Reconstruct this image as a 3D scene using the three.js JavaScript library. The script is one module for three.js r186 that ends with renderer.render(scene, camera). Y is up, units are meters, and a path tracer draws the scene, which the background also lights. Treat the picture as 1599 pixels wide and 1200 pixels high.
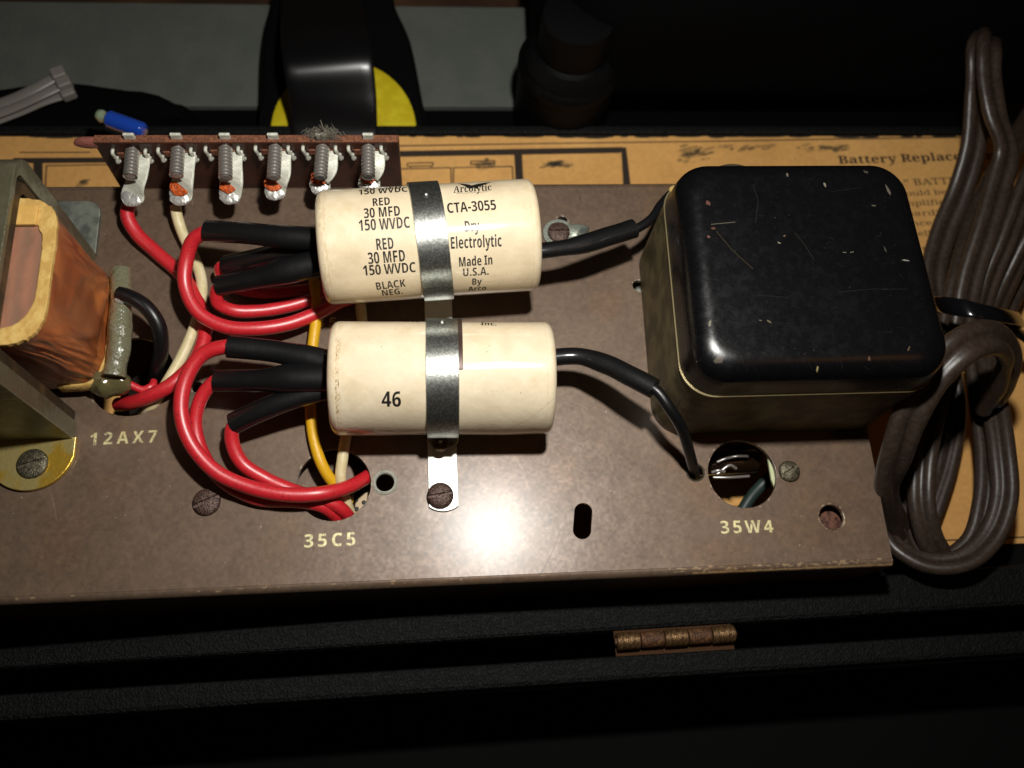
import * as THREE from 'three';
import { mergeGeometries, toCreasedNormals } from 'three/addons/utils/BufferGeometryUtils.js';
import { RoundedBoxGeometry } from 'three/addons/geometries/RoundedBoxGeometry.js';

// ---------------------------------------------------------------- camera, lights, exposure
const V = (x, y, z) => new THREE.Vector3(x, y, z);
const MM = 0.001;
const scene = new THREE.Scene();
scene.background = new THREE.Color(0.012, 0.009, 0.006);           // a dim room at night
const renderer = new THREE.WebGLRenderer({ antialias: true });
renderer.setSize(1024, 768);
renderer.toneMapping = THREE.LinearToneMapping;
renderer.toneMappingExposure = 1;
renderer.shadowMap.enabled = true;

const EYE = V(-102.70, 198.55, 26.42), F = 1409.3;                  // mm, focal length in photograph pixels
const tilt = 0.359816, yaw = -0.249578, roll = 0.209798;
const rotY = (v) => V(Math.cos(yaw) * v.x + Math.sin(yaw) * v.z, v.y, -Math.sin(yaw) * v.x + Math.cos(yaw) * v.z);
const FWD = rotY(V(0, -Math.cos(tilt), -Math.sin(tilt)));
const up0 = rotY(V(0, Math.sin(tilt), -Math.cos(tilt))), rt0 = rotY(V(1, 0, 0));
const RT = rt0.clone().multiplyScalar(Math.cos(roll)).addScaledVector(up0, Math.sin(roll));
const UP = up0.clone().multiplyScalar(Math.cos(roll)).addScaledVector(rt0, -Math.sin(roll));
const camera = new THREE.PerspectiveCamera(2 * Math.atan(600 / F) * 180 / Math.PI, 1024 / 768, 0.01, 20);
camera.position.copy(EYE).multiplyScalar(MM);
camera.up.copy(UP);
camera.lookAt(camera.position.clone().add(FWD));
camera.focus = 0.194;
camera.userData.fStop = 15;
camera.updateMatrixWorld();

// the flash of the camera: small, a hand's width above the lens
const flash = new THREE.SpotLight(0xfffcf6, 0.148, 0, 1.15, 0.9, 2);
flash.position.set(-0.079, 0.200, -0.050);
flash.target.position.set(-0.092, 0, -0.062);
flash.castShadow = true; flash.shadow.radius = 0.28;
flash.shadow.camera.near = 0.02; flash.shadow.camera.far = 2;
scene.add(flash, flash.target);
// the room lamp: warm and far off to one side
const roomLamp = new THREE.SpotLight(0xffab5c, 0.040, 0, 0.9, 0.5, 2);
roomLamp.position.set(0.42, 0.80, 0.26);
roomLamp.target.position.set(-0.05, 0, -0.05);
roomLamp.castShadow = true; roomLamp.shadow.radius = 7;
scene.add(roomLamp, roomLamp.target);

// a measured pixel of the photograph to the point (mm) at height h above the chassis top
function at(px, py, h = 0) {
  const d = RT.clone().multiplyScalar(px - 799.5).addScaledVector(UP, 600 - py).addScaledVector(FWD, F);
  return EYE.clone().addScaledVector(d, (h - EYE.y) / d.y);
}
const path = (list) => list.map(([x, y, h]) => at(x, y, h));

// ---------------------------------------------------------------- noise and textures
function rng(seed) { let s = seed >>> 0; return () => { s = (s + 0x6d2b79f5) | 0; let t = Math.imul(s ^ (s >>> 15), 1 | s); t = (t + Math.imul(t ^ (t >>> 7), 61 | t)) ^ t; return ((t ^ (t >>> 14)) >>> 0) / 4294967296; }; }
function hash(x, y, s) { let h = Math.imul(x, 374761393) ^ Math.imul(y, 668265263) ^ Math.imul(s, 1274126177); h = Math.imul(h ^ (h >>> 13), 1274126177); return ((h ^ (h >>> 16)) >>> 0) / 4294967296; }
function vnoise(x, y, s, per = 0) {
  const xi = Math.floor(x), yi = Math.floor(y), fx = x - xi, fy = y - yi;
  const w = (i) => (per ? ((i % per) + per) % per : i);
  const u = fx * fx * (3 - 2 * fx), v = fy * fy * (3 - 2 * fy);
  const a = hash(w(xi), w(yi), s), b = hash(w(xi + 1), w(yi), s), c = hash(w(xi), w(yi + 1), s), d = hash(w(xi + 1), w(yi + 1), s);
  return a + (b - a) * u + (c - a) * v + (a - b - c + d) * u * v;
}
function fbm(x, y, s, oct = 4, per = 0) { let t = 0, a = 0.5, n = 0; for (let o = 0; o < oct; o++) { t += a * vnoise(x, y, s + o * 17, per); n += a; x *= 2; y *= 2; per *= 2; a *= 0.5; } return t / n; }
const clamp = (v, a = 0, b = 1) => Math.min(b, Math.max(a, v));
const smooth = (a, b, v) => { const t = clamp((v - a) / (b - a)); return t * t * (3 - 2 * t); };
const lerp = (a, b, t) => a + (b - a) * t;
// a grey data texture from a function of (u, v) in 0..1
function grey(w, h, fn) {
  const d = new Float32Array(w * h * 4);
  for (let y = 0; y < h; y++) for (let x = 0; x < w; x++) { const g = fn(x / w, y / h), o = (y * w + x) * 4; d[o] = d[o + 1] = d[o + 2] = g; d[o + 3] = 1; }
  const t = new THREE.DataTexture(d, w, h, THREE.RGBAFormat, THREE.FloatType);
  t.wrapS = t.wrapT = THREE.RepeatWrapping; t.magFilter = THREE.LinearFilter; t.minFilter = THREE.LinearFilter; t.needsUpdate = true;
  return t;
}
// a colour texture drawn on a canvas, then worked over pixel by pixel (values 0..255, sRGB)
function painted(w, h, draw, post) {
  const c = document.createElement('canvas'); c.width = w; c.height = h;
  const g = c.getContext('2d'); draw(g, w, h);
  if (post) {
    const im = g.getImageData(0, 0, w, h), d = im.data, px = [0, 0, 0];
    for (let y = 0; y < h; y++) for (let x = 0; x < w; x++) { const o = (y * w + x) * 4; px[0] = d[o]; px[1] = d[o + 1]; px[2] = d[o + 2]; post(px, x, y); d[o] = clamp(px[0], 0, 255); d[o + 1] = clamp(px[1], 0, 255); d[o + 2] = clamp(px[2], 0, 255); d[o + 3] = 255; }
    g.putImageData(im, 0, 0);
  }
  const t = new THREE.CanvasTexture(c);
  t.colorSpace = THREE.SRGBColorSpace; t.wrapS = t.wrapT = THREE.RepeatWrapping; t.magFilter = THREE.LinearFilter;
  return t;
}
// writing between two points of a canvas, height in canvas pixels; wide = spread letter by letter
function write(g, text, x0, y0, x1, y1, height, font, spread = false) {
  g.save(); g.translate(x0, y0); g.rotate(Math.atan2(y1 - y0, x1 - x0));
  const len = Math.hypot(x1 - x0, y1 - y0); g.font = font.replace('SIZE', (height / 0.72).toFixed(1) + 'px'); g.textBaseline = 'alphabetic';
  if (spread) {
    const w = [...text].map((ch) => g.measureText(ch).width), tot = w.reduce((a, b) => a + b, 0), gap = (len - tot) / Math.max(1, w.length - 1);
    let x = 0; [...text].forEach((ch, i) => { g.fillText(ch, x, 0); x += w[i] + gap; });
  } else { const w = g.measureText(text).width; g.scale(len / w, 1); g.fillText(text, 0, 0); }
  g.restore();
}

// ---------------------------------------------------------------- materials
const std = (o) => new THREE.MeshPhysicalMaterial(o);
const rgb = (r, g, b) => new THREE.Color().setRGB(r, g, b);
const nFine = grey(256, 256, (u, v) => fbm(u * 32, v * 32, 3, 4, 32));
const nCoarse = grey(256, 256, (u, v) => fbm(u * 8, v * 8, 5, 5, 8));
const nGrain = grey(256, 256, (u, v) => vnoise(u * 96, v * 96, 9, 96) * 0.6 + vnoise(u * 48, v * 48, 19, 48) * 0.4);
const roughVar = (lo, hi, n = nCoarse) => { const im = n.image; return grey(256, 256, (u, v) => lo + (hi - lo) * smooth(0.3, 0.7, im.data[((Math.floor(v * 256) * 256) + Math.floor(u * 256)) * 4])); };
function mottle(a, b, s, f = 8, w = 256, oct = 5) { // tiling colour patches between two sRGB triples
  return painted(w, w, () => {}, (p, x, y) => { const t = smooth(0.3, 0.7, fbm(x / w * f, y / w * f, s, oct, f)) ; for (let i = 0; i < 3; i++) p[i] = lerp(a[i], b[i], t); });
}
const M = {};
M.redWire = std({ map: painted(256, 256, () => {}, (p, x, y) => { const n = fbm(x / 32, y / 32, 301, 4, 8), d = smooth(0.72, 0.8, fbm(x / 6, y / 6, 303, 3)), m = (0.93 + 0.1 * n) * (1 - 0.45 * d); p[0] = 205 * m; p[1] = 34 * m; p[2] = 44 * m; }), roughness: 0.42, bumpMap: nGrain, bumpScale: 0.00004, clearcoat: 0.9, clearcoatRoughness: 0.34 });
M.creamWire = std({ map: mottle([214, 198, 150], [226, 212, 172], 31), roughness: 0.42, bumpMap: nGrain, bumpScale: 0.00003 });
M.yellowWire = std({ color: rgb(0.72, 0.40, 0.012), roughness: 0.36, bumpMap: nGrain, bumpScale: 0.00005 });
M.blackWire = std({ color: rgb(0.005, 0.005, 0.0055), roughness: 0.36, bumpMap: nCoarse, bumpScale: 0.00003 });
M.sleeve = std({ color: rgb(0.003, 0.003, 0.0034), roughness: 0.6, specularIntensity: 0.4, bumpMap: nCoarse, bumpScale: 0.00007, clearcoat: 0.9, clearcoatRoughness: 0.17 });
M.tinned = std({ map: mottle([196, 197, 182], [226, 227, 212], 41), roughness: 0.5, metalness: 0.2, bumpMap: nFine, bumpScale: 0.00012 });
M.solder = std({ color: rgb(0.66, 0.65, 0.61), roughness: 0.34, metalness: 0.65, bumpMap: nCoarse, bumpScale: 0.00015 });
M.flux = std({ map: mottle([150, 52, 8], [216, 96, 22], 45, 16), roughness: 0.22, bumpMap: nFine, bumpScale: 0.0003, clearcoat: 0.6, clearcoatRoughness: 0.15 });
M.stud = std({ color: rgb(0.50, 0.475, 0.44), roughness: 0.34, metalness: 0.75 });
M.steelBand = std({ map: mottle([136, 138, 133], [172, 173, 167], 51, 32), metalness: 0.95, roughness: 0.35, bumpMap: nGrain, bumpScale: 0.00001 });
M.bracket = std({ color: rgb(0.84, 0.85, 0.78), metalness: 0.35, roughness: 0.42, bumpMap: nFine, bumpScale: 0.00003 });
M.brownScrew = std({ map: mottle([62, 45, 38], [98, 76, 66], 61, 16), metalness: 0.35, roughness: 0.42, bumpMap: nFine, bumpScale: 0.00012 });
M.greyScrew = std({ map: mottle([78, 72, 58], [118, 112, 92], 63, 16), metalness: 0.7, roughness: 0.42, bumpMap: nFine, bumpScale: 0.0001 });
M.zinc = std({ map: mottle([118, 124, 116], [168, 172, 158], 65, 8), metalness: 0.7, roughness: 0.45, bumpMap: nFine, bumpScale: 0.00005 });
M.phenolicFace = std({ map: mottle([52, 27, 19], [68, 36, 26], 71, 8), roughness: 0.38, bumpMap: nFine, bumpScale: 0.00002 });
M.phenolicEdge = std({ map: mottle([92, 54, 36], [132, 82, 54], 73, 32), roughness: 0.8, bumpMap: nGrain, bumpScale: 0.0001 });
M.brokenPhenolic = std({ color: rgb(0.25, 0.09, 0.07), roughness: 0.3 });
M.leather = std({ map: mottle([10, 11, 11], [16, 17, 17], 81, 32), roughness: 0.66, specularIntensity: 0.3, bumpMap: grey(512, 512, (u, v) => { const a = vnoise(u * 64, v * 64, 83, 64), b = vnoise(u * 128, v * 128, 85, 128); return smooth(0.25, 0.75, a * 0.65 + b * 0.35); }), bumpScale: 0.00016 });
M.caseInside = std({ color: rgb(0.004, 0.004, 0.004), roughness: 0.95, specularIntensity: 0.2 });
M.darkInside = std({ color: rgb(0.012, 0.009, 0.007), roughness: 0.9, specularIntensity: 0.3 });
M.blackPlastic = std({ color: rgb(0.0035, 0.0035, 0.004), roughness: 0.3 });
M.matteBlack = std({ color: rgb(0.0018, 0.0018, 0.002), roughness: 0.55, bumpMap: nFine, bumpScale: 0.0001, specularIntensity: 0.2 });
M.bagCloth = std({ color: rgb(0.0012, 0.0012, 0.0013), roughness: 0.9, bumpMap: nGrain, bumpScale: 0.0003, specularIntensity: 0.12 });
M.yellowPlastic = std({ map: mottle([196, 176, 20], [208, 190, 32], 91), roughness: 0.55 });
M.zipTie = std({ color: rgb(0.17, 0.155, 0.14), roughness: 0.4 });
M.blueFilm = std({ color: rgb(0.012, 0.06, 0.40), roughness: 0.2, clearcoat: 0.8, clearcoatRoughness: 0.08 });
M.clearEnd = std({ color: rgb(0.35, 0.45, 0.30), roughness: 0.3, transmission: 0.3, thickness: 0.002 });
M.cord = std({ map: mottle([47, 37, 30], [57, 46, 38], 95, 16), roughness: 0.4, bumpMap: nCoarse, bumpScale: 0.00004 });
M.tie = std({ color: rgb(0.004, 0.004, 0.005), roughness: 0.16 });
M.hingeBrass = std({ map: mottle([84, 62, 38], [122, 94, 60], 97, 16), metalness: 0.6, roughness: 0.42, bumpMap: nFine, bumpScale: 0.00015 });
M.hingeRust = std({ map: mottle([70, 44, 26], [112, 78, 48], 98, 16), metalness: 0.3, roughness: 0.6, bumpMap: nFine, bumpScale: 0.0002 });
M.fuzz = std({ color: rgb(0.19, 0.17, 0.13), roughness: 1 });
M.greyMat = std({ map: mottle([79, 83, 77], [85, 88, 82], 99, 8, 512), roughness: 0.8, bumpMap: nGrain, bumpScale: 0.0001 });
M.table = std({ map: mottle([52, 34, 20], [78, 52, 32], 101, 8), roughness: 0.6 });

// ---------------------------------------------------------------- builders (millimetres in, metres out)
const used = {};
function numbered(n) { used[n] = (used[n] ?? -1) + 1; return used[n] ? n + '_' + String(used[n]).padStart(3, '0') : n; }
const origin = new Map();
function thing(name, label, category, base, group) {
  const o = new THREE.Group(); o.name = numbered(name); o.position.copy(base).multiplyScalar(MM);
  o.userData.label = label; o.userData.category = category; if (group) o.userData.group = group;
  origin.set(o, base.clone()); scene.add(o); return o;
}
function clean(g) {
  g = g.index ? g.toNonIndexed() : g;
  if (!g.attributes.normal) g.computeVertexNormals();
  if (!g.attributes.uv) g.setAttribute('uv', new THREE.BufferAttribute(new Float32Array(g.attributes.position.count * 2), 2));
  for (const k of Object.keys(g.attributes)) if (!['position', 'normal', 'uv'].includes(k)) g.deleteAttribute(k);
  g.clearGroups(); g.morphAttributes = {}; return g;
}
const join = (list) => (list.length === 1 ? clean(list[0]) : mergeGeometries(list.map(clean)));
function rootOf(o) { while (o.parent && o.parent !== scene) o = o.parent; return o; }
function part(name, geos, mat, parent, label) {
  const g = join([].concat(geos)), b = origin.get(rootOf(parent));
  g.translate(-b.x, -b.y, -b.z); g.scale(MM, MM, MM);
  const m = new THREE.Mesh(g, mat); m.name = name; m.castShadow = m.receiveShadow = true; if (label) m.userData.label = label;
  parent.add(m); return m;
}
function solo(name, label, category, geos, mat, base, group, kind) {
  const g = join([].concat(geos));
  g.translate(-base.x, -base.y, -base.z); g.scale(MM, MM, MM);
  const m = new THREE.Mesh(g, mat); m.name = numbered(name); m.position.copy(base).multiplyScalar(MM); m.castShadow = m.receiveShadow = true;
  m.userData.label = label; m.userData.category = category; if (group) m.userData.group = group; if (kind) m.userData.kind = kind;
  origin.set(m, base.clone()); scene.add(m); return m;
}
// uv in units of `s` mm by the way a face points
function boxUV(g, s = 10) {
  g = clean(g); const p = g.attributes.position, n = g.attributes.normal, uv = g.attributes.uv;
  for (let i = 0; i < p.count; i++) {
    const ax = Math.abs(n.getX(i)), ay = Math.abs(n.getY(i)), az = Math.abs(n.getZ(i)), x = p.getX(i) / s, y = p.getY(i) / s, z = p.getZ(i) / s;
    if (ay >= ax && ay >= az) uv.setXY(i, x, -z); else if (ax >= az) uv.setXY(i, z, y); else uv.setXY(i, x, y);
  }
  return g;
}
// a sweep along points; radius number or function of t; section(phi, t) may give [side, rise] offsets instead
function tube(P, R, o = {}) {
  const curve = P.isCurve ? P : new THREE.CatmullRomCurve3(P, false, 'centripetal'), n = o.n ?? 64, m = o.m ?? 18, L = curve.getLength();
  const r = typeof R === 'function' ? R : () => R, pos = [], uv = [], idx = [];
  let side = null; const ref = o.up ?? V(0, 1, 0);
  for (let i = 0; i <= n; i++) {
    const t = i / n, c = curve.getPointAt(t), T = curve.getTangentAt(t).normalize();
    if (o.fixed) { side = T.clone().cross(ref).normalize(); if (o.twist) side.applyAxisAngle(T, o.twist(t)); }
    else if (!side) side = T.clone().cross(ref).normalize();
    else side.addScaledVector(T, -side.dot(T)).normalize();
    const rise = side.clone().cross(T).normalize();
    for (let j = 0; j <= m; j++) {
      const a = (j / m) * Math.PI * 2, [s, h] = o.section ? o.section(a, t) : [Math.cos(a) * r(t), Math.sin(a) * r(t)];
      pos.push(c.x + side.x * s + rise.x * h, c.y + side.y * s + rise.y * h, c.z + side.z * s + rise.z * h);
      uv.push(t * L / 10, (j / m) * (o.girth ?? 1));
      if (i < n && j < m) { const q = i * (m + 1) + j; idx.push(q, q + 1, q + m + 1, q + 1, q + m + 2, q + m + 1); }
    }
  }
  const g = new THREE.BufferGeometry();
  g.setAttribute('position', new THREE.Float32BufferAttribute(pos, 3)); g.setAttribute('uv', new THREE.Float32BufferAttribute(uv, 2)); g.setIndex(idx); g.computeVertexNormals();
  // smooth the seam
  const N = g.attributes.normal;
  for (let i = 0; i <= n; i++) { const a = i * (m + 1), b = a + m, v = V(N.getX(a) + N.getX(b), N.getY(a) + N.getY(b), N.getZ(a) + N.getZ(b)).normalize(); N.setXYZ(a, v.x, v.y, v.z); N.setXYZ(b, v.x, v.y, v.z); }
  const out = [clean(g)];
  if (o.caps !== false) for (const e of [0, n]) {
    const c = curve.getPointAt(e / n), q = [], u = [];
    for (let j = 0; j < m; j++) { const A = (e * (m + 1) + j) * 3, B = A + 3, tri = e ? [c, A, B] : [c, B, A]; for (const k of tri) { if (k === c) q.push(c.x, c.y, c.z); else q.push(pos[k], pos[k + 1], pos[k + 2]); u.push(0, 0); } }
    const f = new THREE.BufferGeometry(); f.setAttribute('position', new THREE.Float32BufferAttribute(q, 3)); f.setAttribute('uv', new THREE.Float32BufferAttribute(u, 2)); f.computeVertexNormals(); out.push(f);
  }
  return join(out);
}
// a turned body along an axis from A towards X: profile [[s, radius]...], phi from underneath over the back
function turned(A, X, profile, seg = 96, wob) {
  X = X.clone().normalize(); const Z = X.clone().cross(V(0, 1, 0)).normalize(), Y = Z.clone().cross(X).normalize(), pos = [], uv = [], idx = [];
  const smin = Math.min(...profile.map((p) => p[0])), smax = Math.max(...profile.map((p) => p[0]));
  profile.forEach(([s, r], i) => {
    for (let j = 0; j <= seg; j++) {
      const a = (j / seg) * Math.PI * 2, q = r + (wob ? wob(s, a) : 0), y = -Math.cos(a) * q, z = -Math.sin(a) * q;
      pos.push(A.x + X.x * s + Y.x * y + Z.x * z, A.y + X.y * s + Y.y * y + Z.y * z, A.z + X.z * s + Y.z * y + Z.z * z);
      uv.push((s - smin) / (smax - smin), 1 - j / seg);
      if (i < profile.length - 1 && j < seg) { const k = i * (seg + 1) + j; idx.push(k, k + seg + 1, k + 1, k + 1, k + seg + 1, k + seg + 2); }
    }
  });
  const g = new THREE.BufferGeometry(); g.setAttribute('position', new THREE.Float32BufferAttribute(pos, 3)); g.setAttribute('uv', new THREE.Float32BufferAttribute(uv, 2)); g.setIndex(idx);
  g.computeVertexNormals();
  const N = g.attributes.normal;
  for (let i = 0; i < profile.length; i++) { const a = i * (seg + 1), b = a + seg, v = V(N.getX(a) + N.getX(b), N.getY(a) + N.getY(b), N.getZ(a) + N.getZ(b)).normalize(); N.setXYZ(a, v.x, v.y, v.z); N.setXYZ(b, v.x, v.y, v.z); }
  return clean(g);
}
// an upright turned body at a point
const stand = (c, profile, seg = 48) => { const g = new THREE.LatheGeometry(profile.map(([r, y]) => new THREE.Vector2(r, y)), seg); g.translate(c.x, c.y, c.z); return boxUV(g, 6); };
const box = (x0, x1, y0, y1, z0, z1, r = 0.3) => { const g = new RoundedBoxGeometry(x1 - x0, y1 - y0, z1 - z0, 2, r); g.translate((x0 + x1) / 2, (y0 + y1) / 2, (z0 + z1) / 2); return boxUV(g); };
// a flat shape in the ground plane: points [[x, z]...], top at y, thickness t
function slab(shape, y, t, bevel = 0.12, curve = 24) {
  const g = new THREE.ExtrudeGeometry(shape, { depth: t - 2 * bevel, bevelEnabled: bevel > 0, bevelThickness: bevel, bevelSize: bevel, bevelOffset: -bevel, bevelSegments: 2, curveSegments: curve });
  g.rotateX(Math.PI / 2); g.translate(0, y - bevel, 0); return clean(g);   // shape y becomes z
}
const shapeOf = (pts) => { const s = new THREE.Shape(); pts.forEach(([x, z], i) => (i ? s.lineTo(x, z) : s.moveTo(x, z))); return s; };
function roundRect(x0, x1, z0, z1, r) { const s = new THREE.Shape(); s.moveTo(x0 + r, z0); s.lineTo(x1 - r, z0); s.absarc(x1 - r, z0 + r, r, -Math.PI / 2, 0); s.lineTo(x1, z1 - r); s.absarc(x1 - r, z1 - r, r, 0, Math.PI / 2); s.lineTo(x0 + r, z1); s.absarc(x0 + r, z1 - r, r, Math.PI / 2, Math.PI); s.lineTo(x0, z0 + r); s.absarc(x0 + r, z0 + r, r, Math.PI, Math.PI * 1.5); return s; }
// a slotted round screw head, a height field over a disc
function screwHead(c, R, H, turn, slot = 0.16, depth = 0.55, seed = 1) {
  const w = R * slot, e = R * 0.01, S = [], rows = 14;
  for (let i = 0; i <= 16; i++) { const s = -R * 0.999 + i / 16 * (R * 0.999 - w); S.push(s); }
  const half = S.slice(0, -1).concat([-w - e, -w + e]), all = [...half, 0, ...half.map((v) => -v).reverse()], pos = [], idx = [], uv = [];
  const hgt = (s, q) => { const d = Math.min(1, q / R), dome = H * (0.35 + 0.65 * Math.sqrt(Math.max(0, 1 - d * d))); return Math.abs(s) < w ? Math.min(dome, H - depth) : dome; };
  const bot = -0.2, cs = Math.cos(turn), sn = Math.sin(turn);
  all.forEach((s, i) => { const T = Math.sqrt(Math.max(0, R * R - s * s)); for (let k = 0; k <= rows + 2; k++) { const edge = k === 0 || k === rows + 2, tt = Math.sin((clamp((k - 1) / rows) - 0.5) * Math.PI), t = tt * T; const q = Math.hypot(s, t), y = edge ? bot : hgt(s, q) + (edge ? 0 : (vnoise(s * 3 + 9, t * 3 + 9, seed) - 0.5) * 0.06); pos.push(c.x + s * cs - t * sn, c.y + y, c.z + s * sn + t * cs); uv.push(s / 5, t / 5); if (i < all.length - 1 && k < rows + 2) { const a = i * (rows + 3) + k; idx.push(a, a + 1, a + rows + 3, a + 1, a + rows + 4, a + rows + 3); } } });
  const g = new THREE.BufferGeometry(); g.setAttribute('position', new THREE.Float32BufferAttribute(pos, 3)); g.setAttribute('uv', new THREE.Float32BufferAttribute(uv, 2)); g.setIndex(idx);
  return toCreasedNormals(g, 0.7);
}

// ---------------------------------------------------------------- the setting: table, mat
const deepY = -46;
{
  const t = boxUV(new THREE.BoxGeometry(1600, 20, 1200), 200); t.translate(0, deepY - 32, 0);
  const m = solo('tabletop', 'dark brown wooden tabletop below the open case', 'table', t, M.table, V(0, deepY - 42, 0)); m.userData.kind = 'structure';
}
const matBack = at(300, 12, deepY).z, matRight = at(850, 100, deepY).x + 40;
solo('grey_mat', 'plain grey mat lying on the table behind the open case', 'mat', boxUV(slab(shapeOf([[-420, at(300, 166, deepY + 2).z], [matRight, at(800, 166, deepY + 2).z], [matRight, matBack], [-420, matBack]]), deepY + 2, 24, 0.4), 60), M.greyMat, V(-150, deepY, -220));

solo('gap_filler_board', 'flat black board added to blacken the gap between the grey mat and the open case', 'board', boxUV(slab(shapeOf([[-420, at(300, 167, deepY + 2).z + 0.5], [300, at(300, 167, deepY + 2).z + 0.5], [300, -100], [-420, -100]]), deepY + 1.4, 4, 0.4), 40), M.bagCloth, V(-100, deepY, -150));  // black filler added so the gap behind the case stays dark

// ---------------------------------------------------------------- the case: tray with the paper, second half, hinge
const paperY = -30;
const trayBack = at(760, 213, paperY).z, trayFront = at(1500, 853, paperY).z;
{
  const c = thing('case_tray', 'shallow tray of an open black leatherette case holding the amplifier', 'case', V(-90, -40, -60));
  part('floor', box(-330, 160, -36, paperY - 0.6, trayBack - 2, trayFront + 8, 0.2), M.caseInside, c);
  const rb = boxUV(new RoundedBoxGeometry(560, 9, 3.4, 3, 1.2), 24); rb.translate(-90, paperY - 3.4, trayBack - 1.8);
  part('rim', rb, M.leather, c);
  // the rim towards the camera follows the measured line; its top sits below the chassis top
  const hr = -19, a0 = at(0, 1012, hr), a1 = at(1599, 880, hr), b0 = at(0, 1047, hr), b1 = at(1599, 947, hr);
  const ext = (p, q, x) => { const k = (x - p.x) / (q.x - p.x); return [x, p.z + (q.z - p.z) * k]; };
  part('rim', boxUV(slab(shapeOf([ext(a0, a1, -330), ext(a0, a1, 120), ext(b0, b1, 120), ext(b0, b1, -330)]), hr, 15, 1.6), 24), M.leather, c);
  const c0 = at(0, 1085, hr), c1 = at(1599, 985, hr), d0 = at(0, 1128, hr), d1 = at(1599, 1022, hr);
  const k = thing('open_case', 'second half of the black leatherette case folded open on the hinge', 'case', V(-90, -60, 60));
  part('rim', boxUV(slab(shapeOf([ext(c0, c1, -330), ext(c0, c1, 160), ext(d0, d1, 160), ext(d0, d1, -330)]), hr, 22, 1.2), 24), M.leather, k);
  part('floor', box(-330, 220, -62, -60, -4, 320, 0.3), M.caseInside, k);
  // hinge barrel
  const hy = hr + 0.6, h0 = at(962, 1003, hy), h1 = at(1147, 990, hy), X = h1.clone().sub(h0), L = X.length(), Xn = X.clone().normalize();
  const h = thing('hinge', 'small worn brass butt hinge joining the two case halves', 'hinge', h0.clone().setY(hr - 4));
  for (let i = 0; i < 5; i++) { const s = L * i / 5 + 0.12, e = L * (i + 1) / 5 - 0.12, r = i % 2 ? 1.85 : 2.0; part('knuckle', turned(h0, X, [[s, 0.5], [s, r - 0.2], [s + 0.2, r], [e - 0.2, r], [e, r - 0.2], [e, 0.5]], 32), i % 2 ? M.hingeRust : M.hingeBrass, h); }
  part('pin', turned(h0, X, [[-0.3, 0], [-0.3, 0.9], [L + 0.3, 0.9], [L + 0.3, 0]], 16), M.hingeRust, h);
  const sd = V(-Xn.z, 0, Xn.x).multiplyScalar(1);
  const leaf = (u, v, s0, s1, y) => { const A = h0.clone().addScaledVector(Xn, s0).addScaledVector(sd, u), B = h0.clone().addScaledVector(Xn, s1).addScaledVector(sd, u), C = h0.clone().addScaledVector(Xn, s1).addScaledVector(sd, v), D = h0.clone().addScaledVector(Xn, s0).addScaledVector(sd, v); return slab(shapeOf([[A.x, A.z], [B.x, B.z], [C.x, C.z], [D.x, D.z]]), y, 0.7, 0.1); };
  part('leaf', leaf(0.6, 4.0, 0, L, hy - 1.6), M.hingeRust, h); part('leaf', leaf(-4.0, -0.6, 0, L, hy - 1.7), M.hingeRust, h);
}
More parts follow.
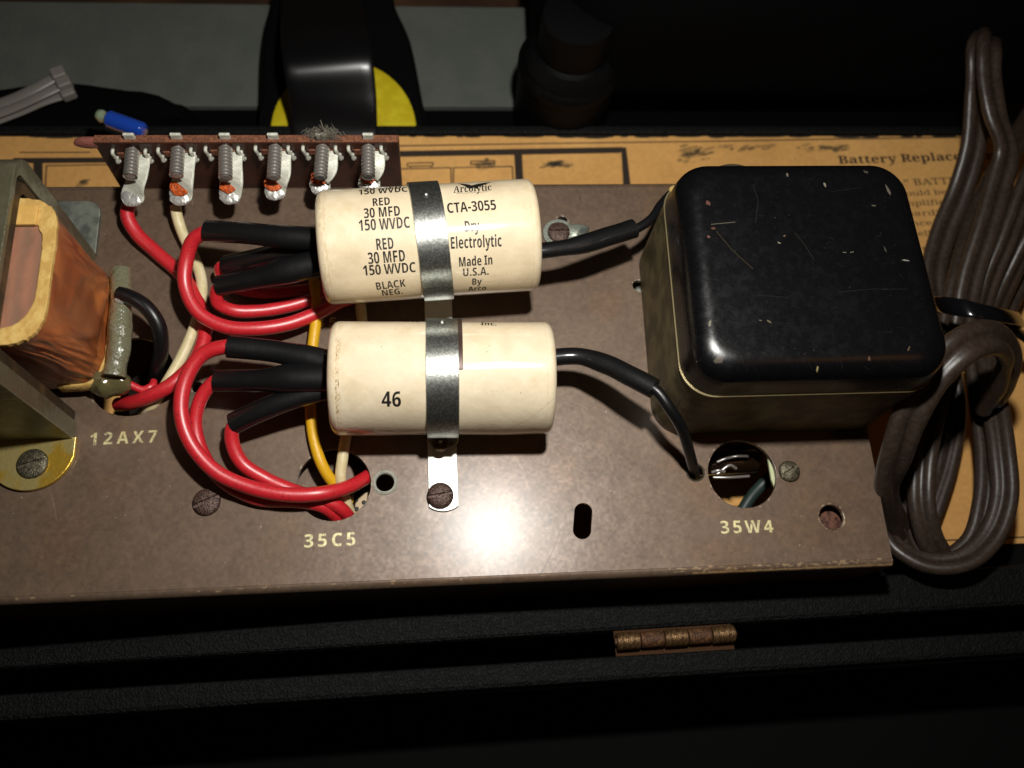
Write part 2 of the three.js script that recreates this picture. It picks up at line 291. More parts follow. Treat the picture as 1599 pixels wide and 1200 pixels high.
// printed instruction sheet
{
  const x0 = -300, x1 = 110, z0 = trayBack, z1 = trayFront, k = 2048 / (x1 - x0), w = 2048, h = Math.round(k * (z1 - z0));
  const q = (px, py) => { const p = at(px, py, paperY); return [(p.x - x0) * k, (p.z - z0) * k]; };
  const line = (g, pts, lw) => { g.lineWidth = lw; g.beginPath(); pts.forEach((p, i) => { const [x, y] = q(...p); i ? g.lineTo(x, y) : g.moveTo(x, y); }); g.stroke(); };
  const poly = (g, pts) => { g.beginPath(); pts.forEach((p, i) => { const [x, y] = q(...p); i ? g.lineTo(x, y) : g.moveTo(x, y); }); g.fill(); };
  const map = painted(w, h, (g) => {
    g.fillStyle = '#dba660'; g.fillRect(0, 0, w, h);
    g.strokeStyle = '#3a2a1c'; g.fillStyle = '#2c2117';
    line(g, [[30, 238], [140, 238]], 1.6); line(g, [[618, 228], [860, 224], [1100, 221], [1320, 217], [1700, 212]], 1.8);
    line(g, [[1400, 848], [1640, 838]], 1.8);
    // the heavy frame and its partitions
    poly(g, [[20, 247], [200, 246], [400, 243], [620, 236], [970, 230], [978, 232], [968, 239], [620, 245], [200, 254], [20, 255]]);
    poly(g, [[970, 230], [978, 231], [986, 300], [974, 300]]); poly(g, [[803, 240], [815, 240], [818, 300], [806, 300]]); poly(g, [[52, 250], [66, 250], [66, 300], [50, 300]]);
    line(g, [[636, 255], [676, 254], [676, 259], [636, 260], [636, 255]], 1.6); line(g, [[641, 260], [641, 262]], 1.6); line(g, [[673, 260], [673, 262]], 1.6);
    line(g, [[735, 252], [772, 251], [772, 256], [735, 257], [735, 252]], 1.6);
    line(g, [[622, 264], [704, 262], [705, 300]], 1.6); line(g, [[708, 300], [708, 262], [800, 260], [802, 300]], 1.6);
    line(g, [[70, 300], [72, 259], [180, 257]], 1.6);
    const wr = (t, a, b, hh, f = 'bold SIZE serif') => { const [xa, ya] = q(...a), [xb, yb] = q(...b); write(g, t, xa, ya, xb, yb, hh, f); };
    wr('Battery Replacement', [1310, 256], [1566, 248], 14.5);
    g.fillStyle = '#3c2d1e';
    wr('“A” BATTERY', [1388, 292], [1522, 285], 11.5, 'SIZE serif'); wr('should be', [1395, 307], [1480, 303], 9, 'SIZE serif'); wr('amplifier on', [1400, 322], [1515, 318], 9, 'SIZE serif'); wr('board” side of', [1404, 338], [1540, 333], 9, 'SIZE serif'); wr('once the cell', [1412, 353], [1530, 349], 9, 'SIZE serif'); wr('cells begin to', [1425, 369], [1540, 365], 9, 'SIZE serif'); wr('“B” BATTERY', [1432, 396], [1560, 391], 10, 'SIZE serif');
    [['all of', 466], ['the', 486], ['ed and', 503], ['en used', 518]].forEach(([t, y]) => wr(t, [1577, y], [1577 + t.length * 9.2, y - 1], 9, 'SIZE serif'));
    // smears and torn spots of the black covering over the top edge
    const r = rng(5); g.fillStyle = '#17150f';
    for (let i = 0; i < 70; i++) { const px = 40 + r() * 1500, s = 2 + r() * 10; const [x, y] = q(px, 213); g.beginPath(); g.ellipse(x, 0, s * 2.2, 1 + r() * s * 0.4, 0, 0, 7); g.fill(); }
    const smear = (cx, cy, n, sx, sy) => { for (let i = 0; i < n; i++) { const [x, y] = q(cx + (r() + r() - 1) * sx, cy + (r() + r() - 1) * sy); g.globalAlpha = 0.12 + r() * 0.2; g.beginPath(); g.ellipse(x, y, 2 + r() * 8, 1 + r() * 2.2, -0.25, 0, 7); g.fill(); } g.globalAlpha = 1; };
    smear(870, 256, 46, 26, 6); smear(1085, 240, 60, 28, 14); smear(1290, 232, 30, 60, 8); smear(755, 256, 22, 16, 8); smear(128, 285, 8, 6, 8); smear(1180, 230, 20, 60, 5);
  }, (p, x, y) => { const n = fbm(x / 150, y / 150, 21, 5), f = fbm(x / 5, y / 5, 25, 2), m = 0.86 + 0.2 * n + 0.09 * (f - 0.5); p[0] *= m; p[1] *= m * (0.97 + 0.05 * n); p[2] *= m * (0.9 + 0.14 * n); });
  const sh = slab(shapeOf([[x0, z0], [x1, z0], [x1, z1], [x0, z1]]), paperY, 0.3, 0), uv = sh.attributes.uv, ps = sh.attributes.position;
  for (let i = 0; i < uv.count; i++) uv.setXY(i, (ps.getX(i) - x0) / (x1 - x0), 1 - (ps.getZ(i) - z0) / (z1 - z0));
  solo('instruction_sheet', 'yellowed printed instruction sheet with a battery heading glued inside the case', 'paper', sh, std({ map, roughness: 0.85, bumpMap: nFine, bumpScale: 0.00003 }), V(-90, paperY, -60));
}

// ---------------------------------------------------------------- amplifier chassis
const chassis = thing('amplifier_chassis', 'brown painted steel amplifier chassis with three round tube holes and cream lettering', 'chassis', V(-96, -30, -50));
const cBack = -101, cLeft = -245, cRight = 0;
const hole = (px, py, rpx) => { const c = at(px, py), e = at(px + rpx, py); return { c, r: c.distanceTo(e) }; };
const H = { t12: hole(205, 588, 67), t35c: hole(521, 757, 58), t35w: hole(1159.5, 740, 53), eye: hole(601, 754, 15), lead: hole(1086, 738, 12.5), big: hole(1299, 808, 19), tiny: hole(997, 446, 9), lug: hole(878, 345, 8), peek: hole(308, 605, 9) };
{
  const s = shapeOf([[cLeft, cBack + 1.6], [cRight, cBack + 1.6], [cRight, -1.6], [cLeft, -1.6]]);
  for (const { c, r } of Object.values(H)) { const p = new THREE.Path(); p.absellipse(c.x, c.z, r, r, 0, Math.PI * 2, true); s.holes.push(p); }
  { const a = at(911, 800), b = at(909, 828), r = 2.0, p = new THREE.Path(); p.absarc(a.x, a.z, r, Math.PI, 0, false); p.absarc(b.x, b.z, r, 0, Math.PI, false); s.holes.push(p); }
  const k = 2048 / (cRight - cLeft), W = 2048, Hh = Math.ceil(k * 106), q = (px, py) => { const p = at(px, py); return [(p.x - cLeft) * k, (p.z + 103) * k]; };
  const map = painted(W, Hh, (g) => {
    g.fillStyle = '#6f5b4a'; g.fillRect(0, 0, W, Hh);
    g.fillStyle = '#ddd6a2';
    const wr = (t, a, b, hpx) => { const [xa, ya] = q(...a), [xb, yb] = q(...b); write(g, t, xa, ya, xb, yb, hpx * k / 7.9, 'bold SIZE sans-serif', true); };
    for (const [dx, dy] of [[0, 0]]) {
      const wd = (t, a, b, hpx) => wr(t, [a[0] + dx, a[1] + dy], [b[0] + dx, b[1] + dy], hpx);
      wd('12AX7', [138, 696], [245, 691], 22.5); wd('35C5', [474, 856], [556, 852], 22.5); wd('35W4', [1126, 834], [1209, 832], 22.5); wd('35', [494, 512], [526, 511], 20);
    }
    { const e = rng(19); g.fillStyle = '#6f5b4a'; for (const [a, b] of [[138, 670], [474, 830], [1126, 810]]) for (let i = 0; i < 170; i++) { const [x, y] = q(a + e() * 110, b + e() * 28); g.globalAlpha = 0.35 + e() * 0.5; g.beginPath(); g.ellipse(x, y, 0.5 + e() * 1.6, 0.4 + e() * 0.9, e() * 3, 0, 7); g.fill(); } g.globalAlpha = 1; }
    const r = rng(11);
    const scratch = (pts, lw, col, al) => { g.strokeStyle = col; g.globalAlpha = al; g.lineWidth = lw; g.beginPath(); pts.forEach((p, i) => { const [x, y] = q(...p); i ? g.lineTo(x, y) : g.moveTo(x, y); }); g.stroke(); g.globalAlpha = 1; };
    scratch([[875, 830], [868, 850], [858, 873], [845, 898]], 1.4, '#3a2c22', 0.8); scratch([[640, 880], [652, 905]], 1, '#2c2019', 0.7);
    scratch([[80, 772], [88, 812]], 2, '#8d7d60', 0.6); scratch([[736, 756], [748, 758]], 2, '#2e231b', 0.8);
    scratch([[980, 812], [1060, 800], [1110, 806]], 1, '#574638', 0.5); scratch([[300, 312], [300, 320]], 2.5, '#9c8d72', 0.7);
    for (let i = 0; i < 500; i++) { const x = r() * 1390, y = 290 + r() * 600; const [a, b] = q(x, y); g.globalAlpha = 0.5; g.fillStyle = r() < 0.5 ? '#cfc4ae' : '#8f8270'; g.beginPath(); g.arc(a, b, 0.4 + r() * r() * 1.3, 0, 7); g.fill(); }
    for (let i = 0; i < 150; i++) { const x = r() * 1390, y = 290 + r() * 600; const [a, b] = q(x, y); g.globalAlpha = 0.3 + r() * 0.5; g.fillStyle = r() < 0.55 ? '#33261e' : '#a79a86'; g.beginPath(); g.ellipse(a, b, 0.8 + r() * 2, 0.6 + r() * 1.2, r() * 3, 0, 7); g.fill(); }
    for (let i = 0; i < 46; i++) { const x = 560 + r() * 340, y = 760 + r() * 130; const [a, b] = q(x, y); g.globalAlpha = 0.5; g.strokeStyle = '#3a2d25'; g.lineWidth = 1; g.beginPath(); g.moveTo(a, b); g.lineTo(a + (r() - 0.5) * 9, b + (r() - 0.4) * 12); g.stroke(); }
    for (const { c, r: hr } of Object.values(H)) for (let i = 0; i < 60; i++) { const a = r() * 6.283, rr = hr + 0.05 + r() * r() * 0.5; g.globalAlpha = 0.3 + r() * 0.5; g.fillStyle = r() < 0.5 ? '#b5aa98' : '#4a382c'; g.beginPath(); g.ellipse((c.x - cLeft + rr * Math.cos(a)) * k, (c.z + 103 + rr * Math.sin(a)) * k, 1 + r() * 3, 0.8 + r(), a + 1.57, 0, 7); g.fill(); }
    for (let i = 0; i < 120; i++) { const x = r() * 1390, y = 290 + r() * 600, an = -0.1 + (r() - 0.5) * 1.2, l = 6 + r() * r() * 60; const [a, b] = q(x, y); g.globalAlpha = 0.10 + r() * 0.22; g.strokeStyle = r() < 0.5 ? '#a5947c' : '#3a2b22'; g.lineWidth = 0.8 + r() * 0.6; g.beginPath(); g.moveTo(a, b); g.lineTo(a + Math.cos(an) * l, b + Math.sin(an) * l); g.stroke(); }
    // paint chipped off along the folded edge, plus a painted-in lamp glint
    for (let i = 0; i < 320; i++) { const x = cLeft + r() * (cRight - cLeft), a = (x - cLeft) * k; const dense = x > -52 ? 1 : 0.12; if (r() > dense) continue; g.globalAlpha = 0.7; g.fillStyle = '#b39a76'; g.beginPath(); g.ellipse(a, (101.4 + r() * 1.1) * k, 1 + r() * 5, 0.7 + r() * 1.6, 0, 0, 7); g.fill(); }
    for (let i = 0; i < 420; i++) { const x = -46 + r() * 46; g.globalAlpha = 0.8; g.fillStyle = '#b8986c'; g.beginPath(); g.ellipse((x - cLeft) * k, (102.75 + r() * 0.35) * k, 1.5 + r() * 4, 0.6 + r() * 1.0, 0, 0, 7); g.fill(); }  // close-set light flecks paint the warm lamp glint along the bend
    g.globalAlpha = 1;
  }, (p, x, y) => {
    const n = fbm(x / 60, y / 60, 33, 4), f = fbm(x / 7, y / 7, 37, 3), h2 = fbm(x / 16, y / 16, 35, 3), m = 0.93 + 0.05 * smooth(0.25, 0.75, n) + 0.20 * (f - 0.5) + 0.08 * (h2 - 0.5), wmm = smooth(0.55, 0.75, fbm(x / 130 + 9, y / 130, 39, 4));
    p[0] *= m * (1 + 0.03 * wmm); p[1] *= m * (1 - 0.01 * wmm); p[2] *= m * (1 - 0.06 * wmm);
  });
  const bump = grey(1024, 512, (u, v) => fbm(u * 240, v * 104, 43, 2) * 0.5 + vnoise(u * 500, v * 216, 47) * 0.5);
  const rough = grey(1024, 512, (u, v) => 0.46 + 0.06 * smooth(0.3, 0.75, fbm(u * 60, v * 26, 53, 4)) + 0.14 * vnoise(u * 420, v * 182, 57));
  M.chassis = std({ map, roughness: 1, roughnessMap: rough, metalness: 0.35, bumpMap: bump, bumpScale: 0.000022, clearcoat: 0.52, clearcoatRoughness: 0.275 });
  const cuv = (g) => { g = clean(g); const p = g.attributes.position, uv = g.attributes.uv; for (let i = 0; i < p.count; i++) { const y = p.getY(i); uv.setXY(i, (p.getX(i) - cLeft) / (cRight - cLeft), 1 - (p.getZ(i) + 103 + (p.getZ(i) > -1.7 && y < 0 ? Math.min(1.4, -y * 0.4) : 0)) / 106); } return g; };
  // the folded edges: quarter bends and flanges, swept along x
  const fold = (z, dir) => { const out = []; const n = 8, rad = 1.6, T = 1.2, prof = []; for (let i = 0; i <= n; i++) { const a = i / n * Math.PI / 2; prof.push([z - dir * rad + dir * rad * Math.sin(a), -rad + rad * Math.cos(a)]); } prof.push([z, -29]); prof.push([z - dir * T, -29]); for (let i = n; i >= 0; i--) { const a = i / n * Math.PI / 2, r2 = rad - T; prof.push([z - dir * rad + dir * r2 * Math.sin(a), -rad + r2 * Math.cos(a)]); } const s = shapeOf(prof.map(([a, b]) => [a, b])); const g = new THREE.ExtrudeGeometry(s, { depth: cRight - cLeft, bevelEnabled: false }); /* shape x=z, y=y, depth=x */ const p = g.attributes.position; for (let i = 0; i < p.count; i++) { const zz = p.getX(i), yy = p.getY(i), xx = p.getZ(i); p.setXYZ(i, cLeft + xx, yy, zz); } const ix = clean(g); const q2 = ix.attributes.position; for (let i = 0; i < q2.count; i += 3) { const b = [q2.getX(i + 1), q2.getY(i + 1), q2.getZ(i + 1)]; q2.setXYZ(i + 1, q2.getX(i + 2), q2.getY(i + 2), q2.getZ(i + 2)); q2.setXYZ(i + 2, ...b); } return toCreasedNormals(ix, 0.6); };
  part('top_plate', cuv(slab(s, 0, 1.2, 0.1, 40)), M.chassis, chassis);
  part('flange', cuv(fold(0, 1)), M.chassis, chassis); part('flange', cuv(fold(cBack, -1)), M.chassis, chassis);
  part('screw', screwHead(at(323, 785).setY(0), 3.0, 1.5, 1.15, 0.13, 0.7, 3), M.brownScrew, chassis);
  part('screw', screwHead(at(1232, 737).setY(0), 2.5, 1.3, 1.05, 0.15, 0.7, 4), M.greyScrew, chassis);
  const eyelet = (h, ro, mat, rise = 0.5) => stand(h.c.clone().setY(0), [[h.r - 0.12, -0.5], [h.r - 0.1, -0.1], [h.r, rise], [(h.r + ro) / 2, rise + 0.15], [ro, 0.05], [ro + 0.1, -0.3]], 40);
  part('eyelet', eyelet(H.eye, H.eye.r + 0.75, M.zinc), M.tinned, chassis);
  part('eyelet', eyelet(H.lead, H.lead.r + 0.35, M.zinc, 0.15), M.greyScrew, chassis);
  part('backing', stand(H.big.c.clone().setY(-4), [[0, 0], [H.big.r + 2, 0], [H.big.r + 2, -1]], 32), std({ map: mottle([58, 30, 18], [104, 66, 48], 311, 8), roughness: 0.7 }), chassis);
  part('rivet', stand(at(1000, 449).setY(-1.5), [[0, 0.5], [0.9, 0.3], [1.2, -1]], 20), M.zinc, chassis);
}
// solder lug held by a brown screw beside the first capacitor
{
  const c = at(872, 366).setY(0), g = thing('solder_lug', 'tinned ring terminal under a brown slotted screw beside the upper capacitor', 'terminal', c), a = at(878, 345), b = at(902, 362);
  const ring = new THREE.Shape(); ring.absarc(c.x, c.z, 4.0, 0, Math.PI * 2); 
  part('ring', slab(ring, 0.7, 0.6, 0.15, 36), M.zinc, g);
  part('tongue', tube([c.clone().setY(0.5), b.clone().setY(0.8), at(915, 368).setY(1.6)], 0, { n: 12, m: 16, fixed: true, section: (t) => [Math.cos(t) * 1.8, Math.sin(t) * 0.35] }), M.zinc, g);
  part('screw', screwHead(c.clone().setY(0.7), 2.8, 1.2, 1.6, 0.12, 0.6, 7), M.brownScrew, g);
}
// things under the holes
{
  const c = H.t35c.c;
  const s = thing('tube_socket', 'brown tube socket plate seen through the hole above the 35C5 lettering', 'socket', V(c.x, -9, c.z));
  part('plate', stand(V(c.x - 4.6, -6.2, c.z - 1.5), [[0, 0], [8.4, 0], [8.8, -0.4], [8.8, -1.4], [0, -1.4]], 40), M.chassis, s);
  const d = at(579, 792, -8); const g = thing('spotted_disc', 'pale ceramic disc with dark dots below the 35C5 hole', 'component', d.clone());
  part('disc', stand(d, [[0, 0.9], [3.2, 0.8], [3.7, 0.3], [3.7, -0.6], [0, -0.9]], 32), std({ color: rgb(0.55, 0.42, 0.27), roughness: 0.7 }), g);
  for (const [px, py] of [[556, 781], [568, 785], [557, 795]]) part('pin_hole', stand(at(px, py, -7.0), [[0, 0.05], [0.5, 0.05], [0.5, -0.4]], 14), std({ color: rgb(0.05, 0.045, 0.04), roughness: 0.8 }), g);
  solo('hookup_wire', 'short yellow wire end below the spotted disc inside the 35C5 hole', 'wire', tube(path([[548, 812, -9], [556, 803, -8.5], [572, 796, -10], [590, 792, -14]]), 1.0, { n: 20 }), M.yellowWire, at(556, 803, -9));
}
{
  const c = H.t35w.c;
  const p = thing('amber_component', 'dark glossy amber part with bright pins inside the 35W4 hole', 'component', V(c.x, -22, c.z));
  const amber = std({ color: rgb(0.012, 0.006, 0.003), roughness: 0.18, clearcoat: 0.7, clearcoatRoughness: 0.1 });
  part('body', turned(at(1104, 724, -12), at(1210, 718, -12).sub(at(1104, 724, -12)), [[-4, 0], [-4, 2.2], [-3, 3.0], [12, 3.0], [13, 2.2], [13, 0]], 40), amber, p);
  for (const pts of [[[1120, 722, -8], [1132, 717, -7.6], [1150, 713, -6.3], [1168, 713, -7]], [[1112, 738, -7], [1122, 735, -6.3], [1132, 737, -6.6]], [[1120, 741, -7], [1140, 727, -6.3], [1150, 732, -7]], [[1114, 746, -8], [1140, 746, -7.4], [1170, 744, -8]]]) part('pin', tube(path(pts), 0.36, { n: 16, m: 8 }), M.stud, p);
  solo('tinned_bar', 'dull reddish metal strap along the far side of the 35W4 hole', 'strap', tube(path([[1105, 702, -12], [1150, 702, -12], [1215, 702, -12]]), 1.3, { n: 12 }), std({ color: rgb(0.10, 0.045, 0.035), roughness: 0.6 }), at(1160, 702, -12));
  const tag = [at(1198, 712, -2), at(1214, 716, -2), at(1222, 745, -2), at(1210, 764, -2), at(1204, 750, -2)];
  solo('pale_tab', 'pale greenish tab at the rim of the 35W4 hole', 'tab', slab(shapeOf(tag.map((v) => [v.x, v.z])), -1.6, 0.8, 0.1), std({ color: rgb(0.55, 0.58, 0.34), roughness: 0.6 }), tag[2].clone().setY(-2));
  solo('hookup_wire', 'dark green wire crossing the paper below the 35W4 hole', 'wire', tube(path([[1150, 815, -22], [1172, 778, -20], [1196, 752, -18], [1216, 735, -18]]), 1.5, { n: 24 }), std({ color: rgb(0.02, 0.035, 0.03), roughness: 0.45 }), at(1180, 770, -20));
}
{
  const c = H.t12.c;
  solo('dark_socket', 'dark brown socket body down inside the hole above the 12AX7 lettering', 'socket', [stand(V(c.x, -17, c.z), [[0, 1], [7.5, 1], [8, 0.4], [8, -6], [0, -6]], 36), stand(V(c.x + 1, -16, c.z - 1), [[0, 2.6], [2.6, 2.6], [3, 2], [3, -1]], 24)], M.darkInside, V(c.x, -23, c.z));
  solo('bare_lead', 'bare coppery lead standing in the 12AX7 hole', 'wire', tube(path([[196, 660, -12], [195, 640, -8], [194, 618, -4], [192, 600, 0]]), 0.9, { n: 16 }), std({ color: rgb(0.32, 0.16, 0.08), roughness: 0.5, metalness: 0.5 }), at(195, 640, -8));
}

// ---------------------------------------------------------------- terminal strip
{
  const zf = -99.6, zb = -101.6, xl = at(190, 284).x, xr = at(628, 285).x, top = 19.3;
  const t = thing('terminal_strip', 'upright brown phenolic terminal strip with six soldered lugs', 'terminal strip', V((xl + xr) / 2, 0, zb));
  const face = new RoundedBoxGeometry(xr - xl, top - 0.4, zf - zb, 2, 0.25); face.translate((xl + xr) / 2, (top - 0.4) / 2 + 0.05, (zf + zb) / 2);
  const board = part('board', boxUV(face, 30), M.phenolicFace, t);
  part('cut_edge', box(xl + 0.1, xr - 0.1, top - 0.42, top + 0.06, zb + 0.05, zf - 0.05, 0.1), M.phenolicEdge, t);
  // the broken corner
  const ch = new THREE.IcosahedronGeometry(1, 1); ch.scale(3.6, 1.7, 1.2); { const p = ch.attributes.position; for (let i = 0; i < p.count; i++) p.setXYZ(i, p.getX(i) * (1 + 0.3 * vnoise(p.getX(i) * 2 + 7, p.getY(i) * 2, 3)), p.getY(i), p.getZ(i)); } ch.computeVertexNormals(); ch.translate(xl - 1.2, top - 1.5, (zf + zb) / 2);
  part('chipped_corner', ch, M.brokenPhenolic, t);
  const L = [[207, 237, 203, 268, 205, 322, 190], [278, 235, 275, 267, 280, 320, 265], [352, 233, 352, 270, 357, 318, 343], [430, 232, 427, 270, 428, 312, 420], [504, 232, 500, 270, 498, 303, 497], [575, 232, 575, 268, 575, 300, 572]];
  const onFace = (px, py) => { const a = at(px, py, 0), d = EYE.clone().sub(a), k = (zf - a.z) / d.z; return a.addScaledVector(d, k); };
  const glint = rng(77);
  L.forEach(([sx, sy, ex, ey, lx, ly, tx], i) => {
    const s0 = onFace(sx, sy - 3), hS = s0.y, s1 = at(ex, ey + 8, hS - 0.3), dir = s1.clone().sub(s0), len = dir.length();
    // threaded stud
    const prof = [[-1, 1.15]]; for (let s = 0; s < len - 0.5; s += 0.92) prof.push([s, 1.05], [s + 0.18, 1.08], [s + 0.44, 1.6], [s + 0.62, 1.6]); prof.push([len - 0.3, 1.25], [len, 0.95], [len, 0]);
    part('stud', toCreasedNormals(turned(s0, dir, prof, 24), 0.45), M.stud, t);
    // lug: from the face beside the stud, out and down to a rounded end
    const a = onFace(sx + 8, sy + 3), b = at((sx + lx) / 2 + 7, (sy + ly) / 2 - 4, hS - 3.0), c = at(lx + 3, ly - 22, hS - 5.6), e = at(lx, ly - 3, hS - 7.2);
    const wL = (u) => (2.65 + 0.15 * Math.sin(u * 9 + i)) * (u > 0.86 ? Math.sqrt(Math.max(0.02, 1 - ((u - 0.86) / 0.14) ** 2)) : 1);
    const lug = part('lug', tube([a, b, c, e], 0, { n: 40, m: 20, fixed: true, section: (q, u) => { const cs = Math.cos(q), sn = Math.sin(q); return [Math.sign(cs) * Math.pow(Math.abs(cs), 0.35) * wL(u), Math.sign(sn) * Math.pow(Math.abs(sn), 0.6) * 0.32 + 0.12 * (vnoise(u * 9 + i * 5, cs * 2, 3) - 0.5)]; } }), M.tinned, t);
    // solder and flux on it
    const blob = (p, rx, ry, rz, mat, name, seed) => { const g = new THREE.SphereGeometry(1, 28, 18); const q = g.attributes.position; for (let k = 0; k < q.count; k++) { const f = 1 + 0.35 * (fbm(q.getX(k) * 1.6 + seed, q.getZ(k) * 1.6 + q.getY(k), seed, 2) - 0.5); q.setXYZ(k, q.getX(k) * rx * f, q.getY(k) * ry * f, q.getZ(k) * rz * f); } g.computeVertexNormals(); g.rotateX(0.35); g.translate(p.x, p.y, p.z); return part(name, boxUV(g, 6), mat, lug); };
    const pe = c.clone().lerp(e, 0.55);
    blob(pe.clone().add(V(0, 0.15, -0.1)), 2.45, 0.62, 2.1, M.solder, 'solder', 11 + i);
    if (i) { const f = b.clone().lerp(c, 0.82).add(V(-0.5, 0.25, 0)); blob(f, 2.3 - (i % 3) * 0.15, 0.28, 1.75 + (i % 2) * 0.35, M.flux, 'flux', 31 + i); }
    // lug tip above the board
    part('lug_tip', box(onFace(tx, 200).x - 1.25, onFace(tx, 200).x + 1.25, top - 1.5, top + 1.7, zb + 0.5, zb + 1.3, 0.25), M.tinned, t);
    // staple prongs either side
    for (const [dx, m] of [[-31, 1], [20, -1]]) { const p0 = onFace(sx + dx, sy - 3), p1 = onFace(sx + dx + 4, sy + 4), p2 = onFace(sx + dx + 8, sy + 11); part('prong', [tube([p0.clone().add(V(0, 0, -0.3)), p0.clone().add(V(0, 0.2, 0.9)), p1.clone().add(V(0, 0, 0.9))], 0.42, { n: 10, m: 8 }), tube([p1.clone().add(V(0.3, -0.2, 0.7)), p2.clone().add(V(0, 0, 1.0)), p2.clone().add(V(0.2, -0.6, 0.2))], 0.45, { n: 10, m: 8 })], M.tinned, t); }
    part('rail', box(onFace(sx - 22, sy + 5).x, onFace(sx + 18, sy + 5).x, onFace(sx, sy + 8).y, onFace(sx, sy + 1).y, zf - 0.1, zf + 0.35, 0.12), M.phenolicEdge, t);
  });
  // fluff caught on the board
  const f = rng(9), fb = [], fc = V(onFace(497, 190).x, top + 0.6, zb + 0.5);
  for (let i = 0; i < 560; i++) { const p = [], c = fc.clone().add(V((f() + f() + f() - 1.5) * 3.4, Math.abs(f() + f() - 1) * 2.2 - 0.2, (f() - 0.5) * 2.0)), d = V(f() - 0.5, (f() - 0.5) * 0.7, f() - 0.5).normalize(); for (let k = 0; k < 4; k++) { p.push(c.clone()); d.add(V(f() - 0.5, (f() - 0.5) * 0.8, f() - 0.5)).normalize(); c.addScaledVector(d, 0.4); } fb.push(tube(p, 0.025 + f() * 0.03, { n: 8, m: 4, caps: false })); }
  fb.push(tube([fc.clone().add(V(0.5, 1.4, 0)), fc.clone().add(V(0.4, 3.2, 0)), fc.clone().add(V(0.2, 5.2, -0.3))], (u) => 0.24 - 0.15 * u, { n: 10, m: 6 }));
  const fl = solo('dust_fluff', 'small grey tuft of dust fluff caught on top of the terminal strip', 'dust', fb, M.fuzz, fc);
}

// ---------------------------------------------------------------- capacitors, their clamps and the mounting strip
const caps = [];
function capacitor(o) {
  const { A, B, r } = o, X = B.clone().sub(A), L = X.length(), rc = 1.7, prof = [[1.2, 0], [1.2, r - 2.6], [0.4, r - 2.3]];
  for (let i = 0; i <= 8; i++) { const a = i / 8 * Math.PI / 2; prof.push([rc - rc * Math.cos(a) , r - rc + rc * Math.sin(a)]); }
  for (let i = 1; i < 24; i++) prof.push([rc + (L - 2 * rc) * i / 24, r]);
  for (let i = 8; i >= 0; i--) { const a = i / 8 * Math.PI / 2; prof.push([L - rc + rc * Math.cos(a), r - rc + rc * Math.sin(a)]); }
  prof.push([L - 0.4, r - 2.3], [L - 1.2, r - 2.6], [L - 1.2, 0]);
  const C = thing('capacitor', o.label, 'capacitor', A.clone().add(B).multiplyScalar(0.5).setY(0), 'tubular capacitors held on one strip');
  const Xn = X.clone().normalize(), Z = Xn.clone().cross(V(0, 1, 0)).normalize(), Y = Z.clone().cross(Xn).normalize();
  // where a measured pixel lies on the wrapper: [mm along, mm around from underneath over the back]
  const on = (px, py) => { const d = at(px, py, 0).sub(EYE).normalize(), e = EYE.clone().sub(A), dy = d.dot(Y), dz = d.dot(Z), ey = e.dot(Y), ez = e.dot(Z), a = dy * dy + dz * dz, b = dy * ey + dz * ez, c = ey * ey + ez * ez - r * r, disc = Math.max(0, b * b - a * c), t = (-b - Math.sqrt(disc)) / a, y = ey + t * dy, z = ez + t * dz; let th = Math.atan2(-z, -y); if (th < 0) th += Math.PI * 2; return [e.dot(Xn) + t * d.dot(Xn), th * r]; };
  const k = 1160 / L, W = 1160, Hh = Math.round(2 * Math.PI * r * k);
  const map = painted(W, Hh, (g) => { g.fillStyle = o.paper; g.fillRect(0, 0, W, Hh); { const e = rng(50 + o.seed); for (const s of [2.0, L - 2.1]) for (let y = 0; y < Hh; y += 6) { g.globalAlpha = 0.08 + 0.5 * Math.pow(vnoise(y / 70, s, 88), 2) * (s < 3 ? 1 : 0.5); g.fillStyle = e() < 0.3 ? '#7a5628' : '#b58c52'; g.fillRect(s * k + (e() - 0.5) * 3, y, 1.4 + e() * 2, 7); } g.globalAlpha = 1; } o.print(g, k, (px, py) => { const [s, a] = on(px, py); return [s * k, a * k]; }, W, Hh); },
    (p, x, y) => { const n = fbm(x / 90, y / 90, 61 + o.seed, 4), f = fbm(x / 4, y / 4, 63, 2), st = smooth(0.6, 0.72, fbm(x / 130 + 7, y / 130, 65 + o.seed, 5)) * 0.018, m = 0.93 + 0.10 * n + 0.05 * (f - 0.5) - st; p[0] *= m; p[1] *= m * (0.985 + 0.02 * n - st * 0.5); p[2] *= m * (0.96 + 0.05 * n - st * 1.6); });
  const bump = grey(512, 512, (u, v) => fbm(u * 60, v * 90, 67 + o.seed, 3) * 0.7 + 0.3 * fbm(u * 8, v * 12, 69, 2));
  const mat = std({ map, roughness: 0.6, bumpMap: bump, bumpScale: 0.00005, clearcoat: 0.9, clearcoatRoughness: 0.11 });
  part('wrapper', turned(A, X, prof, 120, (s, a) => 0.22 * (vnoise(s / 9 + o.seed, a * 2, 71) - 0.5)), mat, C);
  Object.assign(C, { _A: A, _X: Xn, _L: L, _r: r }); caps.push(C);
  return C;
}
const inkFlaw = (g, r, x, y, w, h, n, col) => { g.fillStyle = col; for (let i = 0; i < n; i++) { g.beginPath(); g.ellipse(x + r() * w, y + r() * h, 0.6 + r() * 2.2, 0.5 + r() * 1.2, r() * 3, 0, 7); g.fill(); } };
const hc1 = 18.5, hc2 = 13.2;
const A1 = at(499, 388, hc1), B1 = at(838, 367, hc1); A1.x = at(491, 360, 30).x; B1.x = at(844, 360, 29).x;
const A2 = at(520, 591, hc2), B2 = at(862, 591, hc2); A2.x = at(509, 580, 25).x; B2.x = at(871, 575, 25).x;
const sans = 'bold SIZE sans-serif';
